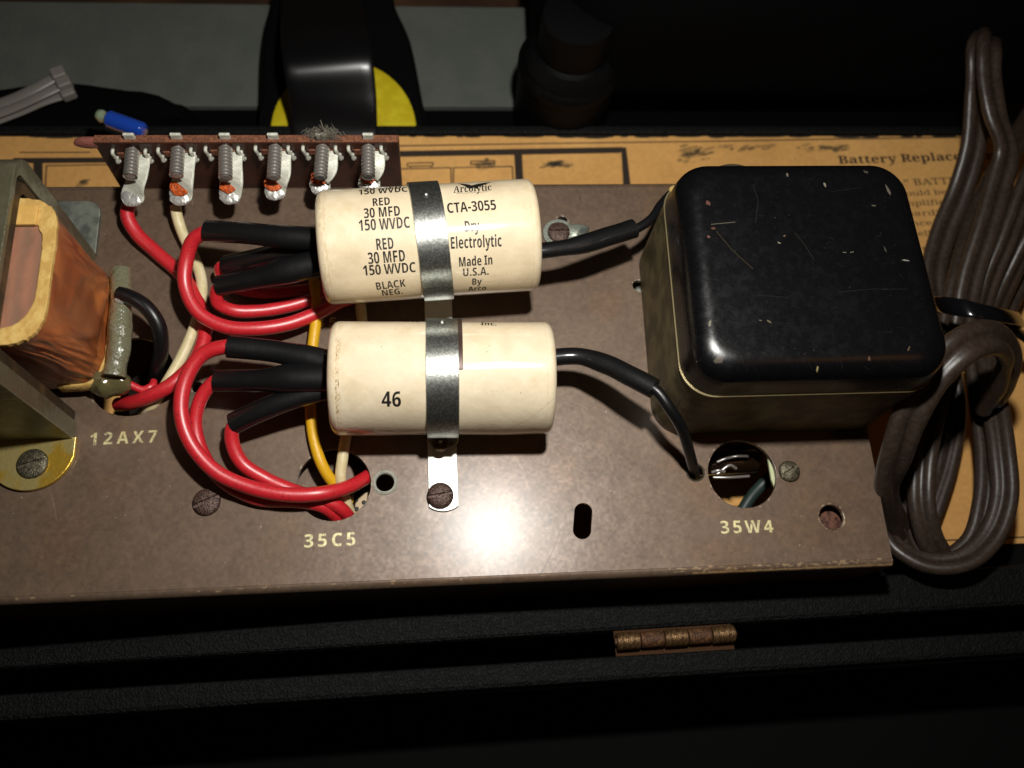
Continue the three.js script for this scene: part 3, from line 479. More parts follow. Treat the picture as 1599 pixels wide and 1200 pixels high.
const cap1 = capacitor({
  A: A1, B: B1, r: 12.6, seed: 1, paper: '#e9d8b8', label: 'printed cream paper tubular capacitor, the upper of the two, with many lines of black text',
  print: (g, k, q) => {
    g.fillStyle = '#1a1613';
    const L = (t, a, b, hpx, f = sans) => { const p = q(...a), s = q(...b); write(g, t, p[0], p[1], s[0], s[1], hpx, f); };
    // lines either side of the clamp, measured on the wrapper; heights in mm
    const hm = (mm) => mm * k;
    L('30 MFD', [567, 298.5], [628, 294.5], hm(2.6)); L('150 WVDC', [559, 304.5], [637, 299.5], hm(2.7)); L('RED', [581, 322], [610, 320], hm(2.4)); L('30 MFD', [568, 341], [626, 337], hm(2.5)); L('150 WVDC', [560, 361], [641, 356], hm(2.5));
    L('RED', [587, 391], [616, 388.5], hm(2.4)); L('30 MFD', [575, 413], [634, 408], hm(2.5)); L('150 WVDC', [567, 431], [650, 425], hm(2.4)); L('BLACK', [587, 453], [634, 448], hm(2.3)); L('NEG.', [596, 462], [630, 459], hm(2.3));
    L('CTA-3055', [698, 333], [776, 328], hm(2.6)); L('Dry', [725, 362], [749, 361], hm(2.3)); L('Electrolytic', [703, 389], [784, 385], hm(2.5)); L('Made In', [716, 417], [770, 413], hm(2.2)); L('U.S.A.', [722, 432], [764, 429], hm(2.1)); L('By', [736, 445], [752, 444], hm(2.1)); L('Arco', [731, 455], [760, 452.5], hm(2.1));
    L('Arcolytic', [708, 301], [768, 297], hm(3.0), 'italic bold SIZE serif'); g.lineWidth = 2; g.strokeStyle = '#1a1613'; { const a = q(706, 301.5), b = q(766, 298); g.beginPath(); g.moveTo(a[0] + 20, a[1] + 5); g.quadraticCurveTo((a[0] + b[0]) / 2, a[1] + 7, b[0] - 10, b[1] + 6); g.stroke(); }
    // the bird with open wings over the script
    { const c = q(738, 289.5), s = k; g.beginPath(); g.moveTo(c[0] - 3.2 * s, c[1] - 2.2 * s); g.quadraticCurveTo(c[0] - 1.2 * s, c[1] - 1.6 * s, c[0] - 0.2 * s, c[1] - 0.2 * s); g.quadraticCurveTo(c[0] + 1.6 * s, c[1] - 1.6 * s, c[0] + 4.4 * s, c[1] - 2.0 * s); g.quadraticCurveTo(c[0] + 2.4 * s, c[1] + 0.2 * s, c[0] + 1.0 * s, c[1] + 0.9 * s); g.lineTo(c[0] + 0.9 * s, c[1] + 1.8 * s); g.lineTo(c[0] + 0.1 * s, c[1] + 1.1 * s); g.lineTo(c[0] - 0.7 * s, c[1] + 1.6 * s); g.quadraticCurveTo(c[0] - 1.6 * s, c[1] + 0.4 * s, c[0] - 3.2 * s, c[1] - 2.2 * s); g.fill(); }
    const r = rng(3), paper = '#e9d8b8';
    for (const [a, b, n] of [[[560, 336], [640, 352], 60], [[575, 402], [650, 428], 150], [[725, 352], [750, 366], 90], [[703, 378], [784, 390], 40], [[587, 444], [634, 462], 40]]) { const p = q(...a), s = q(...b); inkFlaw(g, r, p[0], p[1], s[0] - p[0], s[1] - p[1], n, paper); }
    // rust specks, grime at the rolled ends
    for (let i = 0; i < 30; i++) { const p = q(770 + r() * 30, 426 + r() * 5); g.globalAlpha = 0.35; g.fillStyle = '#b06a30'; g.beginPath(); g.ellipse(p[0], p[1], 1 + r() * 2.5, 0.8, 0, 0, 7); g.fill(); }
    for (let i = 0; i < 8; i++) { const p = q(812 + r() * 10, 322 + r() * 6); g.globalAlpha = 0.6; g.fillStyle = '#c07830'; g.beginPath(); g.ellipse(p[0], p[1], 1 + r() * 3, 1, 0.5, 0, 7); g.fill(); }
    for (let i = 0; i < 520; i++) { const e = r() < 0.5; g.globalAlpha = 0.03 + r() * 0.09; g.fillStyle = '#9a6c34'; g.beginPath(); g.ellipse((e ? 0.8 + r() * 2 : 49.5 + r() * 2) * k, r() * 2000, 2 + r() * 6, 4 + r() * 26, 0, 0, 7); g.fill(); }
    g.globalAlpha = 0.35; g.strokeStyle = '#b98c50'; g.lineWidth = 1.6; { const p = q(516, 342); g.beginPath(); g.arc(p[0], p[1], 14, 0, 7); g.stroke(); } { const p = q(830, 430), s = q(800, 450); g.beginPath(); g.moveTo(...p); g.lineTo(...s); g.stroke(); } g.globalAlpha = 1;
  },
});
const cap2 = capacitor({
  A: A2, B: B2, r: 12.4, seed: 2, paper: '#ebdbbd', label: 'nearly blank cream tubular capacitor stamped 46, the lower of the two',
  print: (g, k, q) => {
    g.fillStyle = '#171310';
    const L = (t, a, b, mm, f = sans) => { const p = q(...a), s = q(...b); write(g, t, p[0], p[1], s[0], s[1], mm * k, f); };
    L('46', [596, 635.5], [627, 635.5], 3.4); L('Inc.', [750, 507.5], [776, 508.5], 2.6); L('Arco', [627, 502.5], [655, 503], 2.6);
    const r = rng(8);
    for (let i = 0; i < 60; i++) { const p = q(524 + r() * 5, 525 + r() * 130); g.globalAlpha = 0.25 + r() * 0.5; g.fillStyle = r() < 0.4 ? '#6a4a22' : '#b88a48'; g.beginPath(); g.ellipse(p[0], p[1], 1 + r() * 2, 2 + r() * 9, 0, 0, 7); g.fill(); }
    for (let i = 0; i < 480; i++) { const e = r() < 0.5; g.globalAlpha = 0.03 + r() * 0.09; g.fillStyle = '#a0763e'; g.beginPath(); g.ellipse((e ? 0.8 + r() * 2 : 49.5 + r() * 2) * k, r() * 2000, 2 + r() * 6, 4 + r() * 26, 0, 0, 7); g.fill(); }
    g.globalAlpha = 0.8; g.strokeStyle = '#8a744c'; g.lineWidth = 1.3; { const p = q(866, 622), s = q(787, 674); g.beginPath(); g.moveTo(...p); g.lineTo(...s); g.stroke(); }
    g.fillStyle = '#3a2f22'; for (const [x, y] of [[764, 541], [760, 550], [596, 542], [813, 614]]) { const p = q(x, y); g.beginPath(); g.arc(p[0], p[1], 2.4, 0, 7); g.fill(); }
    for (let i = 0; i < 40; i++) { const p = q(545 + r() * 40, 668 + r() * 6); g.globalAlpha = 0.12; g.fillStyle = '#a03028'; g.beginPath(); g.ellipse(p[0], p[1], 8, 3, 0, 0, 7); g.fill(); } g.globalAlpha = 1;
  },
});
// heat-shrink sleeves (parts of the capacitors): [pixel x, y, height], radius along
const shrink = (C, pts, rad, flat = 0.85) => { const f = rad; return part('lead_sleeve', tube(path(pts), 0, { n: 48, m: 22, fixed: true, section: (a, t) => { const r = f(t), w = 1 + 0.05 * (vnoise(t * 7 + pts[0][0], Math.cos(a) * 2, 5) - 0.5); return [Math.cos(a) * r * w, Math.sin(a) * r * flat * w]; } }), M.sleeve, C); };
const neck = (a, b, at0) => (t) => lerp(a, b, smooth(at0 - 0.14, at0 + 0.14, t));
shrink(cap1, [[322, 361, 16], [380, 364, 18], [440, 370, 19.5], [505, 374, 20]], neck(2.55, 2.75, 0.62));
shrink(cap1, [[341, 446, 12], [400, 435, 15], [450, 422, 17], [515, 408, 18]], neck(2.35, 3.2, 0.5));
shrink(cap1, [[352, 415, 7], [400, 404, 11], [450, 393, 14.5], [515, 385, 17]], neck(2.4, 2.6, 0.5));
shrink(cap1, [[825, 394, 18.5], [862, 390, 18.5], [900, 384, 18], [990, 357, 16]], neck(1.9, 2.35, 0.42));
shrink(cap2, [[356, 542, 14], [420, 548, 14], [470, 557, 14], [525, 570, 14]], neck(2.5, 2.8, 0.6));
shrink(cap2, [[338, 595, 10], [400, 594, 12.5], [450, 592, 14], [525, 590, 14.5]], neck(2.45, 3.3, 0.5));
shrink(cap2, [[363, 662, 8], [410, 640, 10.5], [450, 625, 12], [525, 606, 13]], neck(2.45, 2.3, 0.5));
shrink(cap2, [[855, 559, 13.5], [905, 557, 14], [950, 571, 16], [985, 588, 18], [1022, 607, 19.5]], neck(2.0, 2.35, 0.4));

function clamp2(C, name, label, s0, s1, skew, dimple, lip) {
  const A = C._A, X = C._X, r = C._r + 0.12, Z = X.clone().cross(V(0, 1, 0)).normalize(), Y = Z.clone().cross(X).normalize(), base = A.clone().addScaledVector(X, (s0 + s1) / 2).setY(0);
  const t = thing(name, label, 'clamp', base, 'steel strap clamps');
  const P = (s, a, q) => A.clone().addScaledVector(X, s).addScaledVector(Y, -Math.cos(a) * q).addScaledVector(Z, -Math.sin(a) * q);
  const N = 72, th = 0.55, a0 = 0.35, a1 = Math.PI * 2 - 0.62, pos = [], uv = [], idx = [];
  for (let i = 0; i <= N; i++) {
    const a = lerp(a0, a1, i / N), sk = skew * (a - Math.PI);
    [[s0, r], [s0 + 0.12, r + th], [s1 - 0.12, r + th], [s1, r]].forEach(([s, q], j) => { const p = P(s + sk, a, q); pos.push(p.x, p.y, p.z); uv.push(s / 10, a * r / 10); });
    if (i < N) for (let j = 0; j < 4; j++) { const k = i * 4 + j, l = i * 4 + (j + 1) % 4; idx.push(k, k + 4, l, l, k + 4, l + 4); }
  }
  const g = new THREE.BufferGeometry(); g.setAttribute('position', new THREE.Float32BufferAttribute(pos, 3)); g.setAttribute('uv', new THREE.Float32BufferAttribute(uv, 2)); g.setIndex(idx);
  part('band', toCreasedNormals(g, 0.6), M.steelBand, t);
  // the pressed dimple
  { const d = P((s0 + s1) / 2 + skew * (dimple - Math.PI), dimple, r + th - 0.25), s = new THREE.SphereGeometry(0.85, 20, 12); s.translate(d.x, d.y, d.z); part('dimple', s, M.steelBand, t); }
  return { t, P, r, th, skew, a1 };
}
const k1 = clamp2(cap1, 'strap_clamp', 'bright steel strap clamp round the printed upper capacitor', 20.5, 27.3, 0.62, 2.8, true);
const k2 = clamp2(cap2, 'strap_clamp', 'dull steel strap clamp round the blank lower capacitor stamped 46', 20.2, 27.1, 0.1, 2.35, false);
{ // the end of the strap showing from underneath the lower clamp
  const pos = [], idx = [], r = k2.r + 0.02; for (let i = 0; i <= 24; i++) { const a = lerp(1.9, 3.35, i / 24); [[26.6, r - 0.05], [26.6, r + 0.4], [27.75, r + 0.4], [27.9, r - 0.05]].forEach(([q, w]) => { const p = k2.P(q, a, w); pos.push(p.x, p.y, p.z); }); if (i < 24) for (let j = 0; j < 4; j++) { const k = i * 4 + j, l = i * 4 + (j + 1) % 4; idx.push(k, k + 4, l, l, k + 4, l + 4); } }
  const g = new THREE.BufferGeometry(); g.setAttribute('position', new THREE.Float32BufferAttribute(pos, 3)); g.setIndex(idx);
  part('strap_end', toCreasedNormals(clean(g), 0.6), M.brownScrew, k2.t);
}
{ // the turned-out lips below the bands
  const lip = (k, s0, s1, len, y1) => { const a = k.P(s0 + k.skew * (k.a1 - Math.PI), k.a1, k.r + 0.3), b = k.P(s1 + k.skew * (k.a1 - Math.PI), k.a1, k.r + 0.3); return [a, b]; };
  const strip = (a, b, out, drop) => { const c = a.clone().add(b).multiplyScalar(0.5), X = b.clone().sub(a), w = X.length() / 2; return tube([c, c.clone().add(V(0, -drop * 0.5, out * 0.55)), c.clone().add(V(0, -drop, out))], 0, { n: 24, m: 24, fixed: true, section: (q, u) => { const cs = Math.cos(q), sn = Math.sin(q), e = u > 0.7 ? Math.sqrt(Math.max(0.02, 1 - ((u - 0.7) / 0.34) ** 2)) : 1; return [Math.sign(cs) * Math.pow(Math.abs(cs), 0.3) * w * e, Math.sign(sn) * Math.pow(Math.abs(sn), 0.5) * 0.28]; } }); };
  const [a, b] = lip(k1, 20.5, 27.3); part('lip', strip(a, b, 0.9, 0.1), M.steelBand, k1.t);
  const [c, d] = lip(k2, 20.2, 27.1); const l2 = part('lip', strip(c, d, 5.0, 0.6), M.steelBand, k2.t);
  const e = at(688, 693, 5.0); part('rivet', stand(e, [[0.5, -1], [0.7, 0.2], [1.0, 0.6], [1.7, 0.45], [1.9, -0.2]], 28), M.hingeBrass, l2);
}
{
  const a = at(690, 800).z, w0 = at(669, 760).x, w1 = at(715, 760).x, cx = (w0 + w1) / 2, hw = (w1 - w0) / 2;
  const t = thing('mounting_strip', 'flat bright tinned mounting strip running under both capacitors to a brown slotted screw', 'bracket', V(cx, 0, a));
  const s = new THREE.Shape(), R = 5.4, ang = Math.asin(hw / R), zc = a - R; s.moveTo(cx - hw, -96); s.lineTo(cx + hw, -96); s.lineTo(cx + hw, zc + Math.cos(ang) * R); s.absarc(cx, zc, R, Math.PI / 2 - ang, Math.PI / 2 + ang, false); s.lineTo(cx - hw, -96);
  part('strip', boxUV(slab(s, 0.75, 0.75, 0.12, 20), 12), M.bracket, t);
  part('screw', screwHead(at(687.5, 775, 0.7), 2.95, 1.7, 1.42, 0.10, 0.7, 8), M.brownScrew, t);
}

// ---------------------------------------------------------------- hook-up wires
const wire = (label, pts, r, mat, o = {}) => solo('hookup_wire', label, 'wire', tube(path(pts).map((v, i, l) => (i && i < l.length - 1 ? v.add(V(0.35 * (hash(i, Math.round(pts[0][0]), 5) - 0.5), 0, 0.35 * (hash(i, Math.round(pts[0][1]), 6) - 0.5))) : v)), (t) => r * (0.97 + 0.06 * vnoise(t * 14, r * 10, 9)), { n: o.n ?? 110, m: 20 }), mat, at(...pts[Math.floor(pts.length / 2)]));
wire('red wire soldered to the lug nearest the chipped corner, running into the 12AX7 hole', [[201, 320, 5], [199, 337, 4.6], [213, 365, 3.2], [245, 395, 2.2], [285, 433, 2], [310, 475, 2.4], [321, 515, 3], [305, 562, 4], [270, 598, 4.5], [237, 618, 3.4], [205, 628, 0.2], [185, 632, -4]], 1.65, M.redWire);
wire('cream wire soldered to the second lug of the strip, running into the 12AX7 hole', [[274, 322, 5], [276, 336, 4.5], [286, 366, 3], [305, 405, 2], [314, 440, 1.8], [309, 490, 1.8], [290, 545, 1.8], [264, 595, 1.6], [236, 634, -0.4], [222, 650, -5]], 1.3, M.creamWire);
wire('red wire looping from the topmost sleeve of the printed capacitor under the yellow wire', [[340, 362, 16], [322, 362, 16], [303, 374, 14.5], [290, 405, 12], [289, 445, 10], [308, 487, 8.5], [350, 510, 7.5], [400, 514, 7], [450, 507, 6], [495, 490, 5], [530, 472, 4.5], [560, 462, 4]], 1.6, M.redWire);
wire('short red wire curling below the middle sleeve of the printed capacitor', [[350, 446, 12], [339, 452, 11.5], [341, 472, 9], [365, 484, 6.5], [405, 486, 5], [450, 478, 4], [490, 466, 3.4], [540, 455, 3]], 1.5, M.redWire);
wire('dark red wire lying in the shade behind the sleeves of the printed capacitor', [[356, 415, 7], [345, 418, 6], [352, 440, 3], [400, 458, 2], [470, 452, 2], [540, 440, 2]], 1.4, M.redWire);
wire('long red wire bowing from the topmost sleeve of the blank capacitor into the 35C5 hole', [[372, 542, 14], [352, 541, 14], [318, 553, 13], [291, 590, 11.5], [281, 640, 10], [297, 690, 8.5], [335, 735, 7], [390, 762, 6], [450, 773, 5.6], [505, 771, 4.6], [548, 759, 1.2], [580, 741, -3.4]], 1.6, M.redWire, { n: 150 });
wire('red wire from the middle sleeve of the blank capacitor, inside the long red bow', [[350, 595, 10], [335, 597, 10], [316, 620, 8.5], [306, 660, 6.5], [314, 705, 4.6], [345, 748, 3], [400, 778, 1.8], [460, 783, 1.3], [500, 789, 0.6], [524, 806, -2.5], [535, 822, -6]], 1.5, M.redWire, { n: 150 });
wire('red wire from the slanted lowest sleeve of the blank capacitor, nearest the 35C5 hole', [[376, 657, 8.5], [364, 668, 8], [362, 692, 6.5], [378, 724, 4.6], [415, 748, 3.2], [460, 768, 2.2], [505, 781, 1.2], [532, 795, -1], [552, 818, -6]], 1.55, M.redWire, { n: 130 });
wire('yellow wire passing under the black sleeves and down into the 35C5 hole', [[487, 425, 3], [492, 455, 4], [493, 490, 4.2], [488, 545, 3.4], [485, 600, 2.4], [485, 645, 2], [490, 690, 2], [502, 728, 1], [522, 760, -1.8], [545, 785, -6]], 1.28, M.yellowWire);
wire('cream wire running beneath the blank capacitor into the 35C5 hole', [[561, 455, 1.6], [563, 480, 1.6], [565, 520, 1.5], [553, 600, 1.5], [541, 680, 1.5], [535, 715, 1.0], [533, 750, -0.6], [538, 780, -3], [550, 812, -7]], 1.28, M.creamWire);
wire('thin black wire from the single lead of the printed capacitor up to the black transformer', [[970, 362, 16], [992, 357, 16], [1016, 342, 15.5], [1032, 320, 14], [1050, 300, 12], [1066, 291, 9], [1082, 288, 7]], 1.12, M.blackWire);
wire('black wire from the blank capacitor into the small hole beside the transformer', [[1000, 596, 18.6], [1026, 612, 19.8], [1046, 638, 19], [1064, 670, 15], [1077, 704, 8.5], [1084, 732, 1.2], [1087, 752, -6]], 1.25, M.blackWire);
wire('glossy black wire arching from the copper coil transformer into the 12AX7 hole', [[186, 459, 11], [200, 464, 11.5], [226, 478, 11.5], [246, 505, 10], [252, 540, 6.5], [246, 575, 1.5], [240, 602, -4], [236, 625, -12]], 1.7, M.blackWire);
wire('thin red lead curled across the opening of the 12AX7 hole', [[163, 597, 5], [176, 594, 5], [200, 599, 3.4], [222, 608, 2.6], [236, 604, 2.4], [240, 596, 1.4]], 0.85, M.redWire, { n: 60 });

// ---------------------------------------------------------------- black power transformer
{
  const hs = 27, ht = 37.5;
  const LF = at(1066, 624, hs), LB = at(1052, 300, hs), RF = at(1475, 606, hs);
  const x0 = at(1060, 520, hs).x - 1.0, x1 = RF.x - 1.0, z1 = at(1200, 618, hs).z, z0 = at(1220, 262, ht).z - 3.4;
  const T = thing('power_transformer', 'large square transformer with a scuffed glossy black steel cover and brownish wrapped sides', 'transformer', V((x0 + x1) / 2, 0, (z0 + z1) / 2));
  // wrapped core below the cover
  const r0 = 7.5, body = new THREE.ExtrudeGeometry(roundRect(x0, x1, z0, z1, r0), { depth: hs - 0.4, bevelEnabled: false, curveSegments: 14 }); body.rotateX(Math.PI / 2); body.translate(0, hs - 0.2, 0);
  const wrap = std({ map: mottle([74, 67, 42], [112, 101, 66], 113, 8), roughness: 0.5, metalness: 0.25, bumpMap: nFine, bumpScale: 0.0001 });
  part('core_wrap', boxUV(toCreasedNormals(body, 0.5), 30), wrap, T);
  const seam = new THREE.ExtrudeGeometry(roundRect(x0 - 0.12, x1 + 0.12, z0 - 0.12, z1 + 0.12, r0), { depth: 0.1, bevelEnabled: true, bevelSize: 0.06, bevelThickness: 0.06, bevelSegments: 2, curveSegments: 20 }); seam.rotateX(Math.PI / 2); seam.translate(0, hs + 0.2, 0);
  part('cover_lip', boxUV(seam, 20), std({ color: rgb(0.20, 0.16, 0.08), roughness: 0.4, metalness: 0.6 }), T);
  // drawn steel cover: stacked rounded outlines following a soft shoulder
  const prof = []; prof.push([0.1, hs + 0.2]); prof.push([0.3, hs + 1.5]); prof.push([0.45, ht - 5.6]); const R = 5.0; for (let i = 0; i <= 12; i++) { const a = i / 12 * Math.PI / 2; prof.push([0.6 + R - R * Math.cos(a), ht - R + R * Math.sin(a)]); }
  for (const f of [0.5, 0.75, 0.9]) prof.push([R + 0.6 + f * 16, ht + 0.5 * f]);
  const pos = [], uv = [], idx = [], NP = 120; prof.forEach(([ins, y], i) => {
    const s = roundRect(x0 + ins, x1 - ins, z0 + ins, z1 - ins, Math.max(1.5, r0 + 0.2 - ins * 0.35)), pts = [];
    // same number of points on every outline: four corners of ten, four sides of twenty
    const rr = Math.max(1.5, r0 + 0.2 - ins * 0.35), cs = [[x1 - ins - rr, z0 + ins + rr, -Math.PI / 2], [x1 - ins - rr, z1 - ins - rr, 0], [x0 + ins + rr, z1 - ins - rr, Math.PI / 2], [x0 + ins + rr, z0 + ins + rr, Math.PI]];
    for (let c = 0; c < 4; c++) { for (let k = 0; k < 10; k++) { const a = cs[c][2] + k / 9 * Math.PI / 2; pts.push([cs[c][0] + rr * Math.cos(a), cs[c][1] + rr * Math.sin(a)]); } const e = pts[pts.length - 1], d = cs[(c + 1) % 4], f = [d[0] + rr * Math.cos(d[2]), d[1] + rr * Math.sin(d[2])]; for (let k = 1; k <= 20; k++) pts.push([lerp(e[0], f[0], k / 21), lerp(e[1], f[1], k / 21)]); }
    pts.forEach(([x, z], j) => { const dent = y > ht - 1 ? 0.25 * (vnoise(x / 14, z / 14, 121) - 0.5) : 0; pos.push(x, y + dent, z); uv.push((x - x0) / (x1 - x0), 1 - (z - z0) / (z1 - z0)); if (i < prof.length - 1) { const a = i * NP + j, b = i * NP + (j + 1) % NP; idx.push(a, a + NP, b, b, a + NP, b + NP); } });
  });
  const cN = pos.length / 3; pos.push((x0 + x1) / 2, ht + 0.5, (z0 + z1) / 2); uv.push(0.5, 0.5); for (let j = 0; j < NP; j++) idx.push((prof.length - 1) * NP + j, cN, (prof.length - 1) * NP + (j + 1) % NP);
  const g = new THREE.BufferGeometry(); g.setAttribute('position', new THREE.Float32BufferAttribute(pos, 3)); g.setAttribute('uv', new THREE.Float32BufferAttribute(uv, 2)); g.setIndex(idx); g.computeVertexNormals();
  const q = (px, py, W) => { const p = at(px, py, ht); return [(p.x - x0) / (x1 - x0) * W, (p.z - z0) / (z1 - z0) * W]; };
  const marks = (g2, W, base) => {
    const r = rng(41); const st = (pts, lw, c) => { g2.strokeStyle = c; g2.lineWidth = lw * 1.4; g2.beginPath(); pts.forEach((p, i) => { const [x, y] = q(...p, W); i ? g2.lineTo(x, y) : g2.moveTo(x, y); }); g2.stroke(); };
    const chip = (px, py, a, b, rot, c) => { const [x, y] = q(px, py, W); g2.fillStyle = c; g2.beginPath(); for (let i = 0; i < 11; i++) { const t = i / 11 * 6.283, k = (0.6 + r() * 0.6) * 1.45, ux = Math.cos(t) * a * k, uy = Math.sin(t) * b * k; g2.lineTo(x + ux * Math.cos(rot) - uy * Math.sin(rot), y + ux * Math.sin(rot) + uy * Math.cos(rot)); } g2.fill(); };
    chip(1229, 273, 3, 8, 0, '#6a6252'); chip(1290, 289, 4, 9, 0, '#7a7262'); chip(1358, 268, 9, 6, 0.6, '#4a463c'); chip(1393, 297, 5, 20, -0.2, '#5a564a'); chip(1417, 407, 12, 3, 0.1, '#8a887c'); chip(1214, 381, 5, 2, 0.4, '#86806a'); chip(1223, 370, 4, 3, -0.6, '#6a5440'); chip(1200, 503, 8, 2.4, 0.7, '#6a6048'); chip(1186, 501, 4, 1.8, 0.3, '#6a6450'); chip(1281, 573, 3, 7, 0, '#94885a'); chip(1124, 560, 14, 9, 0.6, '#4c443a'); chip(1107, 505, 3, 12, 0.3, '#6a6450'); chip(1100, 318, 6, 9, 0, '#5a3c34'); chip(1109, 357, 8, 4, 0.3, '#5c3a30'); chip(1102, 370, 5, 5, 0, '#5c4438'); chip(1368, 322, 8, 3, 0.2, '#54523e'); chip(1420, 545, 2.4, 9, 0.5, '#5a4c38'); chip(1359, 559, 4, 6, 0, '#5a463a'); chip(1385, 390, 2, 10, -0.2, '#48463a');
    st([[1105, 351], [1144, 348]], 2, '#5c5848'); st([[1114, 362], [1140, 392], [1173, 421]], 1.4, '#4a3f2e'); st([[1173, 290], [1181, 315], [1176, 350]], 1, '#34342c'); st([[1240, 365], [1256, 385], [1270, 408]], 1, '#3c3a2c'); st([[1316, 396], [1322, 396]], 2, '#807c6c'); st([[1328, 396], [1334, 395]], 2, '#807c6c'); st([[1308, 458], [1360, 453], [1420, 452]], 1.2, '#262724'); st([[1180, 462], [1230, 466]], 1, '#2a2a26'); st([[1300, 300], [1350, 293]], 1, '#282824');
    for (let i = 0; i < 420; i++) { const x = 1085 + r() * 370, y = 270 + r() * 320; const [a, b] = q(x, y, W); g2.globalAlpha = 0.2 + r() * 0.4; g2.fillStyle = r() < 0.12 ? '#908872' : '#3c3c36'; g2.beginPath(); g2.ellipse(a, b, 0.8 + r() * r() * 3.2, 0.7 + r() * 1.0, r() * 3, 0, 7); g2.fill(); }
    for (let i = 0; i < 130; i++) { const x = 1090 + r() * 360, y = 270 + r() * 310, an = r() * 6.28, l = 4 + r() * 26; const [a, b] = q(x, y, W); g2.globalAlpha = 0.10 + r() * 0.2; g2.strokeStyle = '#6a6a5e'; g2.lineWidth = 1.6; g2.beginPath(); g2.moveTo(a, b); g2.lineTo(a + Math.cos(an) * l, b + Math.sin(an) * l); g2.stroke(); }
    g2.globalAlpha = 1;
  };
  const cmap = painted(1024, 1024, (g2, W) => { g2.fillStyle = '#08080a'; g2.fillRect(0, 0, W, W); marks(g2, W); });
  const crough = grey(512, 512, (u, v) => 0.235 + 0.05 * smooth(0.4, 0.75, fbm(u * 40, v * 40, 133, 4)) + 0.06 * vnoise(u * 200, v * 200, 135));
  part('cover', clean(g), std({ map: cmap, roughness: 1, roughnessMap: crough, bumpMap: nFine, bumpScale: 0.00002 }), T);
  // foot rail on the chassis and the round boss behind
  const bc = at(1148, 308, 26); part('boss', stand(bc.clone().setY(0), [[9.3, 0], [9.3, 25], [8.8, 26], [7, 26.4], [0, 26.6]], 48), std({ color: rgb(0.05, 0.04, 0.025), roughness: 0.55, bumpMap: nFine, bumpScale: 0.0001 }), T);
  for (const o of T.children) { const p = o.geometry.attributes.position, w = (x1 - x0) / 2 * MM, d = (z1 - z0) * MM; for (let i = 0; i < p.count; i++) p.setX(i, p.getX(i) * (1 - 0.05 * clamp((d / 2 - p.getZ(i)) / d))); }
  const lc = at(1056, 297, 27); const fr = new THREE.IcosahedronGeometry(1.2, 1); fr.scale(1.5, 0.8, 1); fr.translate(lc.x, lc.y, lc.z); part('frayed_paper', fr, std({ color: rgb(0.5, 0.34, 0.10), roughness: 0.8, bumpMap: nFine, bumpScale: 0.0003 }), T);
}

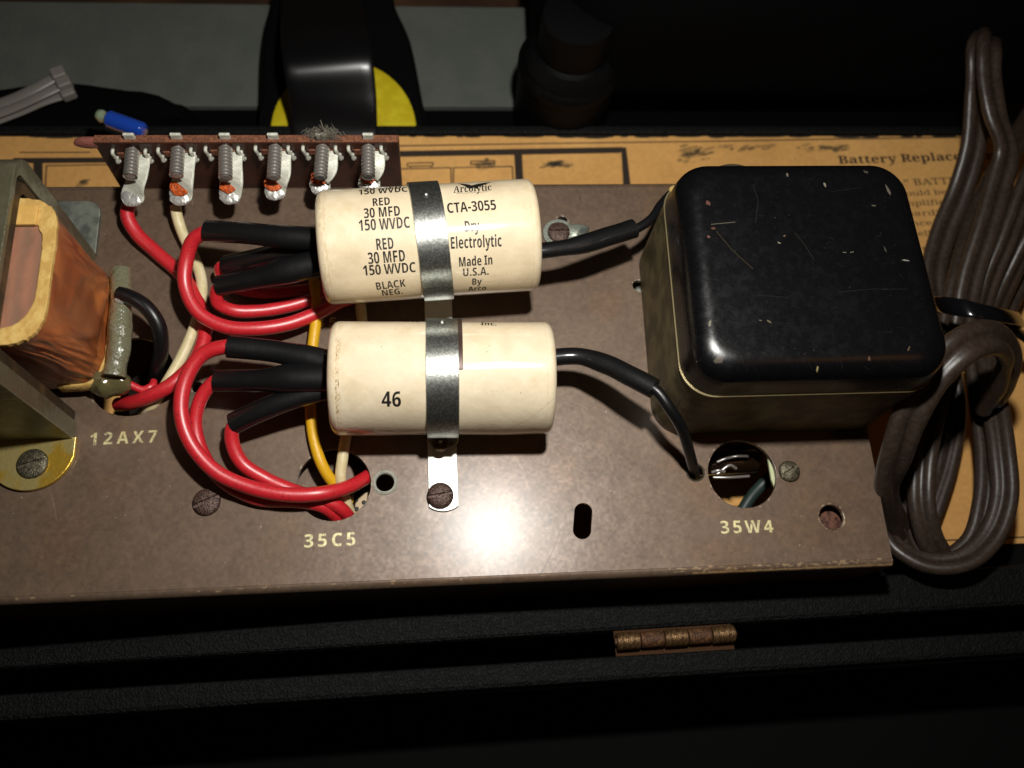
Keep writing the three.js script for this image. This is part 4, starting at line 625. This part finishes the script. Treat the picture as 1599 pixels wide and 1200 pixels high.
// ---------------------------------------------------------------- open-frame output transformer
{
  const top = 43, f0 = at(113, 688), b0 = at(155, 398), xr = (f0.x + b0.x) / 2, zf = f0.z, zb = b0.z, leg = 6.5, xl = xr - 34;
  const T = thing('output_transformer', 'open-frame transformer with a brown paper wrapped coil and steel frame', 'transformer', V(xr - 16, 0, (zf + zb) / 2));
  const steel = std({ map: mottle([112, 108, 86], [146, 142, 118], 141, 4), metalness: 0.55, roughness: 0.34, bumpMap: nFine, bumpScale: 0.0001 });
  const rusty = std({ map: mottle([58, 46, 30], [92, 70, 42], 143, 8), metalness: 0.35, roughness: 0.6, bumpMap: nFine, bumpScale: 0.00015 });
  // frame: an arch with rounded shoulders, thin steel, outside the core legs
  const arch = (o, y1, inn, lg) => { const s = new THREE.Shape(), r = 5; s.moveTo(zb + o, 0.6); s.lineTo(zb + o, y1 - r); s.absarc(zb + o + r, y1 - r, r, Math.PI, Math.PI / 2, true); s.lineTo(zf - o - r, y1); s.absarc(zf - o - r, y1 - r, r, Math.PI / 2, 0, true); s.lineTo(zf - o, 0.6); s.lineTo(zf - o - lg, 0.6); s.lineTo(zf - o - lg, inn - 2); s.absarc(zf - o - lg - 2, inn - 2, 2, 0, Math.PI / 2, false); s.lineTo(zb + o + lg + 2, inn); s.absarc(zb + o + lg + 2, inn - 2, 2, Math.PI / 2, Math.PI, false); s.lineTo(zb + o + lg, 0.6); return s; };
  const ext = (s, xa, xb) => { const g = new THREE.ExtrudeGeometry(s, { depth: xb - xa - 0.4, bevelEnabled: true, bevelSize: 0.2, bevelThickness: 0.2, bevelOffset: -0.2, bevelSegments: 2, curveSegments: 12 }); g.rotateY(-Math.PI / 2); g.scale(1, 1, 1); const c = clean(g), p = c.attributes.position; /* rotateY(-90): x' = -z, z' = x */ c.translate(xb - 0.2, 0, 0); return boxUV(c, 25); };
  part('frame', ext(arch(0, top, top - 1.4, 4.2), xl, xr), steel, T);
  part('core', ext(arch(4.3, top - 1.5, top - 4.5, leg - 4.2), xl + 0.8, xr - 0.4), rusty, T);
  // feet
  const foot = (za, zb2, y) => { const cx = at(50, 720).x, hw = xr - cx + 0.6, dir = Math.sign(zb2 - za), s = new THREE.Shape(); s.moveTo(cx - hw, za); s.lineTo(cx + hw, za); const R = hw * 1.02; const zc = zb2 - dir * R * 0.98; s.lineTo(cx + hw, zc + dir * R * 0.25); for (let i = 0; i <= 24; i++) { const a = lerp(0.25, Math.PI - 0.25, i / 24); s.lineTo(cx + R * Math.cos(a), zc + dir * R * Math.sin(a)); } s.lineTo(cx - hw, za); return boxUV(slab(s, y, 1.2, 0.2), 20); };
  const zFoot = at(50, 767).z, zBackFoot = at(130, 318).z;
  const foil = std({ map: painted(256, 256, () => {}, (p, x, y) => { let t = smooth(0.35, 0.65, fbm(x / 64, y / 64, 151, 4, 4)); t = clamp(t * 0.75 - 0.12); p[0] = lerp(202, 196, t); p[1] = lerp(162, 190, t); p[2] = lerp(58, 150, t); }), metalness: 0.65, roughness: 0.36, bumpMap: nFine, bumpScale: 0.00006 });
  part('foot', foot(zf - 0.4, zFoot, 1.3), foil, T, 'gold plated foot with a slotted screw');
  { const c = at(130, 350), s = new THREE.Shape(); const x0 = at(100, 380).x, x1 = at(154, 380).x, zA = zb + 0.4, zB = at(130, 318).z, r = 3.6; s.moveTo(x0 - 8, zA); s.lineTo(x1, zA); s.lineTo(x1, zB + r); s.absarc(x1 - r, zB + r, r, 0, -Math.PI / 2, true); s.lineTo(x0 - 8, zB); s.lineTo(x0 - 8, zA); part('foot', boxUV(slab(s, 1.3, 1.2, 0.2), 20), M.zinc, T, 'dull grey foot tab'); }
  part('screw', screwHead(at(51, 725, 1.3), 3.3, 1.2, 1.25, 0.10, 0.5, 12), M.greyScrew, T);
  // coil: rounded rectangle wound about an upright axis, flaring a little, wrapped in crumpled kraft paper
  const tr = at(82, 420, 37), br = at(176, 500, 4), cz0 = Math.max(zb + leg + 0.6, at(45, 314, 37).z), cz1 = Math.min(zf - leg - 0.8, at(30, 548, 37).z), cxr = at(80, 430, 37).x, bxr = at(172, 505, 4).x;
  const kraft = std({ map: painted(512, 512, () => {}, (p, x, y) => { const wx = x + 40 * fbm(x / 128, y / 128, 165, 2, 4), n = fbm(wx / 64, y / 256, 161, 3, 0), m = fbm(wx / 18, y / 128, 163, 2), t = clamp(0.42 + 1.0 * (n - 0.5) + 0.45 * (m - 0.5)); p[0] = lerp(112, 212, t); p[1] = lerp(52, 128, t); p[2] = lerp(24, 64, t); }), roughness: 0.5, bumpMap: nCoarse, bumpScale: 0.00012, clearcoat: 0.7, clearcoatRoughness: 0.3 });
  const pos = [], uv = [], idx = [], NV = 40, NU = 160, x0 = xr - 30;
  for (let i = 0; i <= NV; i++) {
    const f = i / NV, y = lerp(37, 3.5, f), xe = lerp(cxr, bxr, f), za = lerp(cz0, at(165, 418, 4).z, f * f) + 0.4 * Math.sin(f * 3.1) - 0.2, zz = lerp(cz1, at(140, 604, 4).z, f) - 0.4 * Math.sin(f * 3.1) + 0.2, rr = lerp(7.0, 4.5, f);
    for (let j = 0; j <= NU; j++) {
      const a = j / NU * Math.PI * 2 + Math.PI, sx = Math.cos(a), sz = Math.sin(a), ex = 0.36; let X = Math.sign(sx) * Math.pow(Math.abs(sx), ex), Z = Math.sign(sz) * Math.pow(Math.abs(sz), ex);
      const wq = j / NU * 44 + f * 3.4 + 1.2 * fbm(j / NU * 12, f * 3, 173, 2), cr = ((1 - Math.abs(2 * fbm(wq, f * 1.3, 171, 3) - 1)) - 0.75) * 1.15 * smooth(0.02, 0.2, f) * smooth(0, 0.12, 1 - f);
      pos.push((x0 + xe) / 2 + X * ((xe - x0) / 2 + cr), y, (za + zz) / 2 + Z * ((zz - za) / 2 + cr * 0.6)); uv.push(j / NU * 4, f * 1.2);
      if (i < NV && j < NU) { const k = i * (NU + 1) + j; idx.push(k, k + NU + 1, k + 1, k + 1, k + NU + 1, k + NU + 2); }
    }
  }
  const g = new THREE.BufferGeometry(); g.setAttribute('position', new THREE.Float32BufferAttribute(pos, 3)); g.setAttribute('uv', new THREE.Float32BufferAttribute(uv, 2)); g.setIndex(idx); g.computeVertexNormals();
  const coil = part('coil_wrap', clean(g), kraft, T);
  // coil end: yellow paper border round reddish varnished windings
  const sup = (xa, xb, za, zz, ex = 0.36, n = 96) => { const P = []; for (let j = 0; j < n; j++) { const a = j / n * Math.PI * 2 + 0.0, rag = 0.5 * (hash(j, Math.round(xb * 10), 3) - 0.5), c = Math.cos(a), s = Math.sin(a); P.push([(xa + xb) / 2 + Math.sign(c) * Math.pow(Math.abs(c), ex) * (xb - xa) / 2, (za + zz) / 2 + Math.sign(s) * Math.pow(Math.abs(s), ex) * (zz - za + rag) / 2]); P[P.length - 1][0] += rag * 0.5; } return P; };
  const border = shapeOf(sup(x0, cxr + 0.3, cz0 - 0.4, cz1 + 0.4)), inner = new THREE.Path(sup(x0 + 3, cxr - 2.0, cz0 + 3.0, cz1 - 2.4, 0.5).map(([x, z]) => new THREE.Vector2(x, z)).reverse()); border.holes.push(inner);
  const yellowPaper = std({ map: mottle([192, 152, 80], [212, 178, 104], 181, 16), roughness: 0.7, bumpMap: nFine, bumpScale: 0.0001 });
  part('end_paper', boxUV(slab(border, 37.9, 1.1, 0.15), 20), yellowPaper, T);
  part('winding', boxUV(slab(shapeOf(sup(x0 + 2, cxr - 1.4, cz0 + 2.4, cz1 - 1.8, 0.5)), 37.4, 1, 0.2), 16), std({ map: painted(256, 256, () => {}, (p, x, y) => { const a = fbm(x / 64, y / 64, 183, 4, 4), st = 0.5 + 0.5 * Math.sin((x + 26 * a) / 256 * Math.PI * 2 * 5), t = 0.6 * a + 0.4 * st; p[0] = lerp(128, 172, t); p[1] = lerp(100, 118, t); p[2] = lerp(84, 92, t); }), roughness: 0.3, clearcoat: 0.5, clearcoatRoughness: 0.2, bumpMap: nCoarse, bumpScale: 0.0002 }), T);
  { const a = at(20, 318, 39), b = at(53, 348, 39); part('paper_tab', box(a.x - 3, b.x, 37.7, 38.5, a.z, b.z, 0.2), std({ map: mottle([206, 162, 84], [218, 174, 96], 185, 8), roughness: 0.7 }), T); }
  // lower flange of the coil, folded paper edge
  part('end_paper', tube([V(bxr - 9, 4.5, cz0 - 0.3), V(bxr - 1.5, 4.5, cz0 + 1), V(bxr + 0.4, 4.8, cz0 + 6), V(bxr + 0.6, 4.4, (cz0 + cz1) / 2 - 2), V(bxr + 0.2, 4.2, at(140, 604, 4).z - 5), V(bxr - 2, 4.3, at(140, 604, 4).z - 0.4), V(bxr - 9, 4.5, at(140, 604, 4).z + 0.4)], 0, { n: 80, m: 14, fixed: true, section: (a, t) => [Math.cos(a) * (0.5 + 0.25 * vnoise(t * 30, 1, 9)), Math.sin(a) * (1.7 + 0.8 * vnoise(t * 24, 3, 5))] }), yellowPaper, T);
  // waxed lead-out sleeve beside the coil
  const wax = std({ color: rgb(0.20, 0.20, 0.12), roughness: 0.25, transmission: 0.25, thickness: 0.002, bumpMap: nCoarse, bumpScale: 0.0006, clearcoat: 0.5 });
  const lead = part('lead_out', tube(path([[188, 424, 8], [190, 455, 8.5], [188, 500, 8.5], [186, 545, 8], [178, 588, 7]]), (t) => 2.3 + 0.7 * vnoise(t * 9, 2, 7) - 0.4 * t, { n: 60, m: 20 }), wax, T);
  const wb = new THREE.SphereGeometry(1, 24, 16); { const p = wb.attributes.position; for (let i = 0; i < p.count; i++) { const k = 1 + 0.5 * (fbm(p.getX(i) * 2 + 5, p.getZ(i) * 2 + p.getY(i), 9, 3) - 0.5); p.setXYZ(i, p.getX(i) * 5 * k, p.getY(i) * 3.2 * k, p.getZ(i) * 3.4 * k); } wb.computeVertexNormals(); const c = at(168, 598, 3.5); wb.translate(c.x, c.y, c.z); part('wax_blob', boxUV(wb, 6), std({ color: rgb(0.16, 0.14, 0.06), roughness: 0.16, transmission: 0.35, thickness: 0.004, clearcoat: 0.8 }), lead); }
  { const c = at(190, 462, 11), s = new THREE.SphereGeometry(1.5, 18, 12); s.scale(1.2, 0.8, 1.3); s.translate(c.x, c.y, c.z); part('solder', boxUV(s, 5), M.solder, lead); }
}

// ---------------------------------------------------------------- power cord bundle
{
  const P = thing('twin_flex', 'dark brown twin power cord folded into a tied bundle beside the chassis', 'cord', at(1500, 700, -28));
  const twin = (w, h) => (a) => { const c = Math.cos(a), s = Math.sin(a), lobe = Math.sqrt(Math.max(0, 1 - (Math.abs(c) * 2 - 1) ** 2)); return [c * w, Math.sign(s) * (Math.abs(s) < 1e-6 ? 0 : Math.max(lobe, Math.abs(c) < 0.5 ? 0.55 : 0)) * h]; };
  const run = (pts, tw = 0, w = 3.25, h = 1.6) => part('cord_run', tube(path(pts), 0, { n: 90, m: 36, fixed: true, twist: (t) => (typeof tw === 'function' ? tw(t) : tw), section: twin(w, h), girth: 2 }), M.cord, P);
  // strands above the tie
  run([[1478, 520, -18], [1458, 440, -16], [1472, 370, -14], [1500, 300, -10], [1520, 230, -4], [1526, 150, 2], [1529, 80, 8], [1536, 64, 4]], 0.2, 3.9);
  run([[1500, 530, -8], [1515, 440, -4], [1540, 360, 0], [1560, 290, 3], [1572, 235, 6], [1555, 180, 10], [1545, 120, 13], [1545, 75, 15], [1546, 60, 10]], 0.25, 3.9);
  run([[1520, 530, -12], [1545, 440, -6], [1570, 380, -2], [1600, 300, 2], [1640, 210, 6]], 0.4);
  run([[1540, 520, -14], [1575, 440, -10], [1610, 370, -4], [1650, 300, 0]], 0.6);
  run([[1480, 520, -10], [1500, 430, -8], [1530, 330, -10], [1570, 250, -12], [1630, 150, -14]], -0.4);
  run([[1555, 520, -18], [1600, 420, -16], [1650, 340, -14]], 0.2);
  run([[1506, 520, -22], [1550, 400, -20], [1620, 260, -20]], 0.3);
  // big fold coming over the tie towards the chassis end
  run([[1420, 850, -24], [1392, 800, -12], [1388, 755, 0], [1400, 712, 8], [1422, 648, 16], [1460, 582, 22], [1506, 540, 25], [1550, 528, 22], [1574, 552, 14], [1568, 598, 4], [1546, 634, -6]], 0.12, 4.2, 1.9);
  // hanging loops below
  run([[1546, 560, -12], [1552, 620, -10], [1564, 700, -8], [1568, 780, -8], [1546, 840, -9], [1505, 875, -10], [1450, 880, -12], [1405, 858, -14], [1380, 830, -16]], 0.7);
  run([[1526, 560, -16], [1536, 640, -15], [1544, 720, -14], [1540, 790, -14], [1520, 850, -15], [1470, 880, -17], [1425, 860, -19], [1405, 800, -20]], 0.4);
  run([[1484, 560, -12], [1458, 640, -10], [1442, 720, -10], [1440, 790, -12], [1452, 840, -15], [1470, 872, -18]], 0.5);
  run([[1470, 560, -18], [1430, 640, -16], [1415, 720, -16], [1420, 790, -18], [1440, 850, -20]], 0.6);
  run([[1478, 560, -20], [1490, 640, -21], [1478, 720, -22], [1452, 800, -23], [1432, 850, -24]], 0.2, 3.2);
  const tie = thing('cable_tie', 'glossy black plastic tie round the folded power cord', 'tie', at(1520, 490, -6));
  part('band', tube(path([[1458, 474, -10], [1476, 477, 8], [1520, 484, 13], [1562, 492, 10], [1594, 500, -6], [1560, 500, -26], [1500, 490, -28], [1460, 482, -10]]), 0, { n: 80, m: 20, fixed: true, up: V(0.1, 0.05, 1), section: (a) => [Math.cos(a) * 0.55, Math.sin(a) * 2.1] }), M.tie, tie);
  part('tail', tube(path([[1560, 505, 2], [1585, 516, -2], [1610, 534, -8], [1650, 560, -14]]), 0, { n: 30, m: 16, fixed: true, section: (a) => [Math.cos(a) * 1.9, Math.sin(a) * 0.5] }), M.tie, tie);
}

// ---------------------------------------------------------------- things on the mat behind the case
{ // black and yellow cup with a strap across it
  const hy = -34, c = at(538, 205, hy), T = thing('work_lamp', 'black tapering cup with a yellow inner dish and a glossy black strap across it', 'lamp', V(c.x, deepY + 2, c.z));
  const pts = [[402, 215], [405, 150], [408, 70], [420, 10], [450, -50], [590, -60], [618, 10], [640, 60], [655, 130], [666, 200], [660, 240], [600, 262], [470, 262]].map(([x, y]) => { const p = at(x, y, hy); return new THREE.Vector2(p.x, p.z); });
  const outline = new THREE.Shape(new THREE.SplineCurve([...pts, pts[0]]).getPoints(90));
  const rx = at(663, 205, hy).x - c.x - 0.8, dish = new THREE.Path(); const dc = at(537, 203, hy), rz = dc.z - at(537, 86, hy).z; dish.absellipse(dc.x, dc.z, (at(661, 203, hy).x - at(413, 203, hy).x) / 2, rz, 0, Math.PI * 2, true); outline.holes.push(dish);
  part('shell', boxUV(slab(outline, hy, 9.5, 1.5, 40), 20), M.matteBlack, T);
  const yg = new THREE.SphereGeometry(1, 56, 20); yg.scale((at(661, 203, hy).x - at(413, 203, hy).x) / 2 - 0.2, 3.2, rz - 0.2); yg.translate(dc.x, hy - 1.2, dc.z); part('dish', boxUV(yg, 20), M.yellowPlastic, T);
  // strap: a broad bent sheet arching over the dish
  const S = [[524, 250, -33], [522, 200, -28], [519, 150, -21], [513, 100, -15], [508, 65, -16], [504, 25, -24], [500, -30, -36]].map(([x, y, h]) => at(x, y, h));
  part('strap', boxUV(tube(S, 0, { n: 60, m: 28, fixed: true, section: (a) => { const cs = Math.cos(a), sn = Math.sin(a); return [Math.sign(cs) * Math.pow(Math.abs(cs), 0.25) * 12.6, Math.sign(sn) * Math.pow(Math.abs(sn), 0.5) * 1.2]; } }), 20), M.blackPlastic, T);
}
{ // black jar
  const b = at(872, 188, deepY + 2).setY(deepY + 2), T = thing('black_jar', 'round black plastic jar with a narrow neck in the dark behind the case', 'jar', b);
  part('body', stand(b, [[0, 0], [13.5, 0], [14.6, 1.5], [14.8, 24], [13.6, 30], [11, 33], [9.6, 34]], 56), M.matteBlack, T);
  part('neck', stand(b.clone().setY(b.y + 34), [[9.6, 0], [10.2, 1], [10.2, 12], [9.6, 13], [0, 13]], 48), M.matteBlack, T);
  part('collar', stand(b.clone().setY(b.y + 26), [[14.6, -2], [15.3, -1.2], [15.3, 1.2], [13.9, 3]], 56), M.matteBlack, T);
}
{ // soft black bag
  const c = at(1260, 40, -20), g = new RoundedBoxGeometry(190, 70, 120, 14, 26); const p = g.attributes.position;
  for (let i = 0; i < p.count; i++) { const x = p.getX(i), y = p.getY(i), z = p.getZ(i), n = fbm(x / 38 + 4, z / 38 + y / 50 + 4, 201, 3) - 0.5; p.setXYZ(i, x + n * 7, y + n * 12, z + n * 9); }
  g.computeVertexNormals(); const f = at(1260, 182, -34); g.translate(at(1270, 100, -30).x + 4, deepY + 34, f.z - 62);
  solo('black_bag', 'large soft black bag slumped on the table behind the case', 'bag', boxUV(g, 20), M.bagCloth, V(at(1270, 100, -30).x, deepY, f.z - 62));
}
{ // cable ties at the corner
  const tiePts = [[[[-40, 172, -26], [10, 158, -25], [50, 140, -24], [92, 117, -24]], 'white plastic zip tie lying uppermost beside the case corner'], [[[-40, 190, -27], [20, 168, -26], [60, 150, -25], [100, 131, -25]], 'white plastic zip tie lying in the middle of three beside the case corner'], [[[-40, 200, -29], [30, 174, -28], [70, 157, -27], [106, 146, -27]], 'white plastic zip tie lying lowest of three beside the case corner']];
  tiePts.forEach(([pts, label], i) => {
    const v = path(pts), T = thing('zip_tie', label, 'zip tie', v[1].clone(), 'white zip ties beside the case');
    part('strap', tube(v, 0, { n: 40, m: 14, fixed: true, section: (a) => [Math.cos(a) * 1.7, Math.sin(a) * 0.7] }), M.zipTie, T);
    const e = v[3], hd = new RoundedBoxGeometry(4.2, 3.2, 4, 2, 0.8); hd.rotateY(0.45); hd.translate(e.x, e.y + 0.3, e.z); part('head', hd, M.zipTie, T);
  });
  const A = at(160, 182, -12), B = at(226, 206, -12), d = B.clone().sub(A), T = thing('blue_component', 'glossy blue tubular component with a pale crimped end behind the strip', 'component', A.clone().setY(-12)), L = d.length();
  part('body', turned(A, d, [[1.5, 0], [1.5, 1.9], [2.1, 2.3], [L - 1, 2.3], [L - 0.3, 1.9], [L - 0.2, 0]], 36), M.blueFilm, T);
  part('crimp', turned(A, d, [[-1.4, 0], [-1.4, 1.4], [0, 1.7], [0.8, 1.3], [2, 1.9]], 20, (s, a) => 0.4 * (vnoise(a * 3, s * 2, 4) - 0.5)), M.clearEnd, T);
  solo('shadow_cloth', 'crumpled black cloth form added as the shadow under the zip ties', 'cloth', (() => { const g = new THREE.SphereGeometry(1, 48, 24), p = g.attributes.position, c = at(120, 188, -38); for (let i = 0; i < p.count; i++) { const n = 1 + 0.5 * (fbm(p.getX(i) * 2.4 + 4, p.getZ(i) * 2.4 + p.getY(i), 207, 4) - 0.5); p.setXYZ(i, p.getX(i) * 36 * n, p.getY(i) * 8 * n, p.getZ(i) * 11 * n); } g.computeVertexNormals(); g.translate(c.x - 4, -38, c.z); return boxUV(g, 20); })(), M.bagCloth, at(110, 190, -44));  // dark mass standing for the shadow below the ties
}

renderer.render(scene, camera);
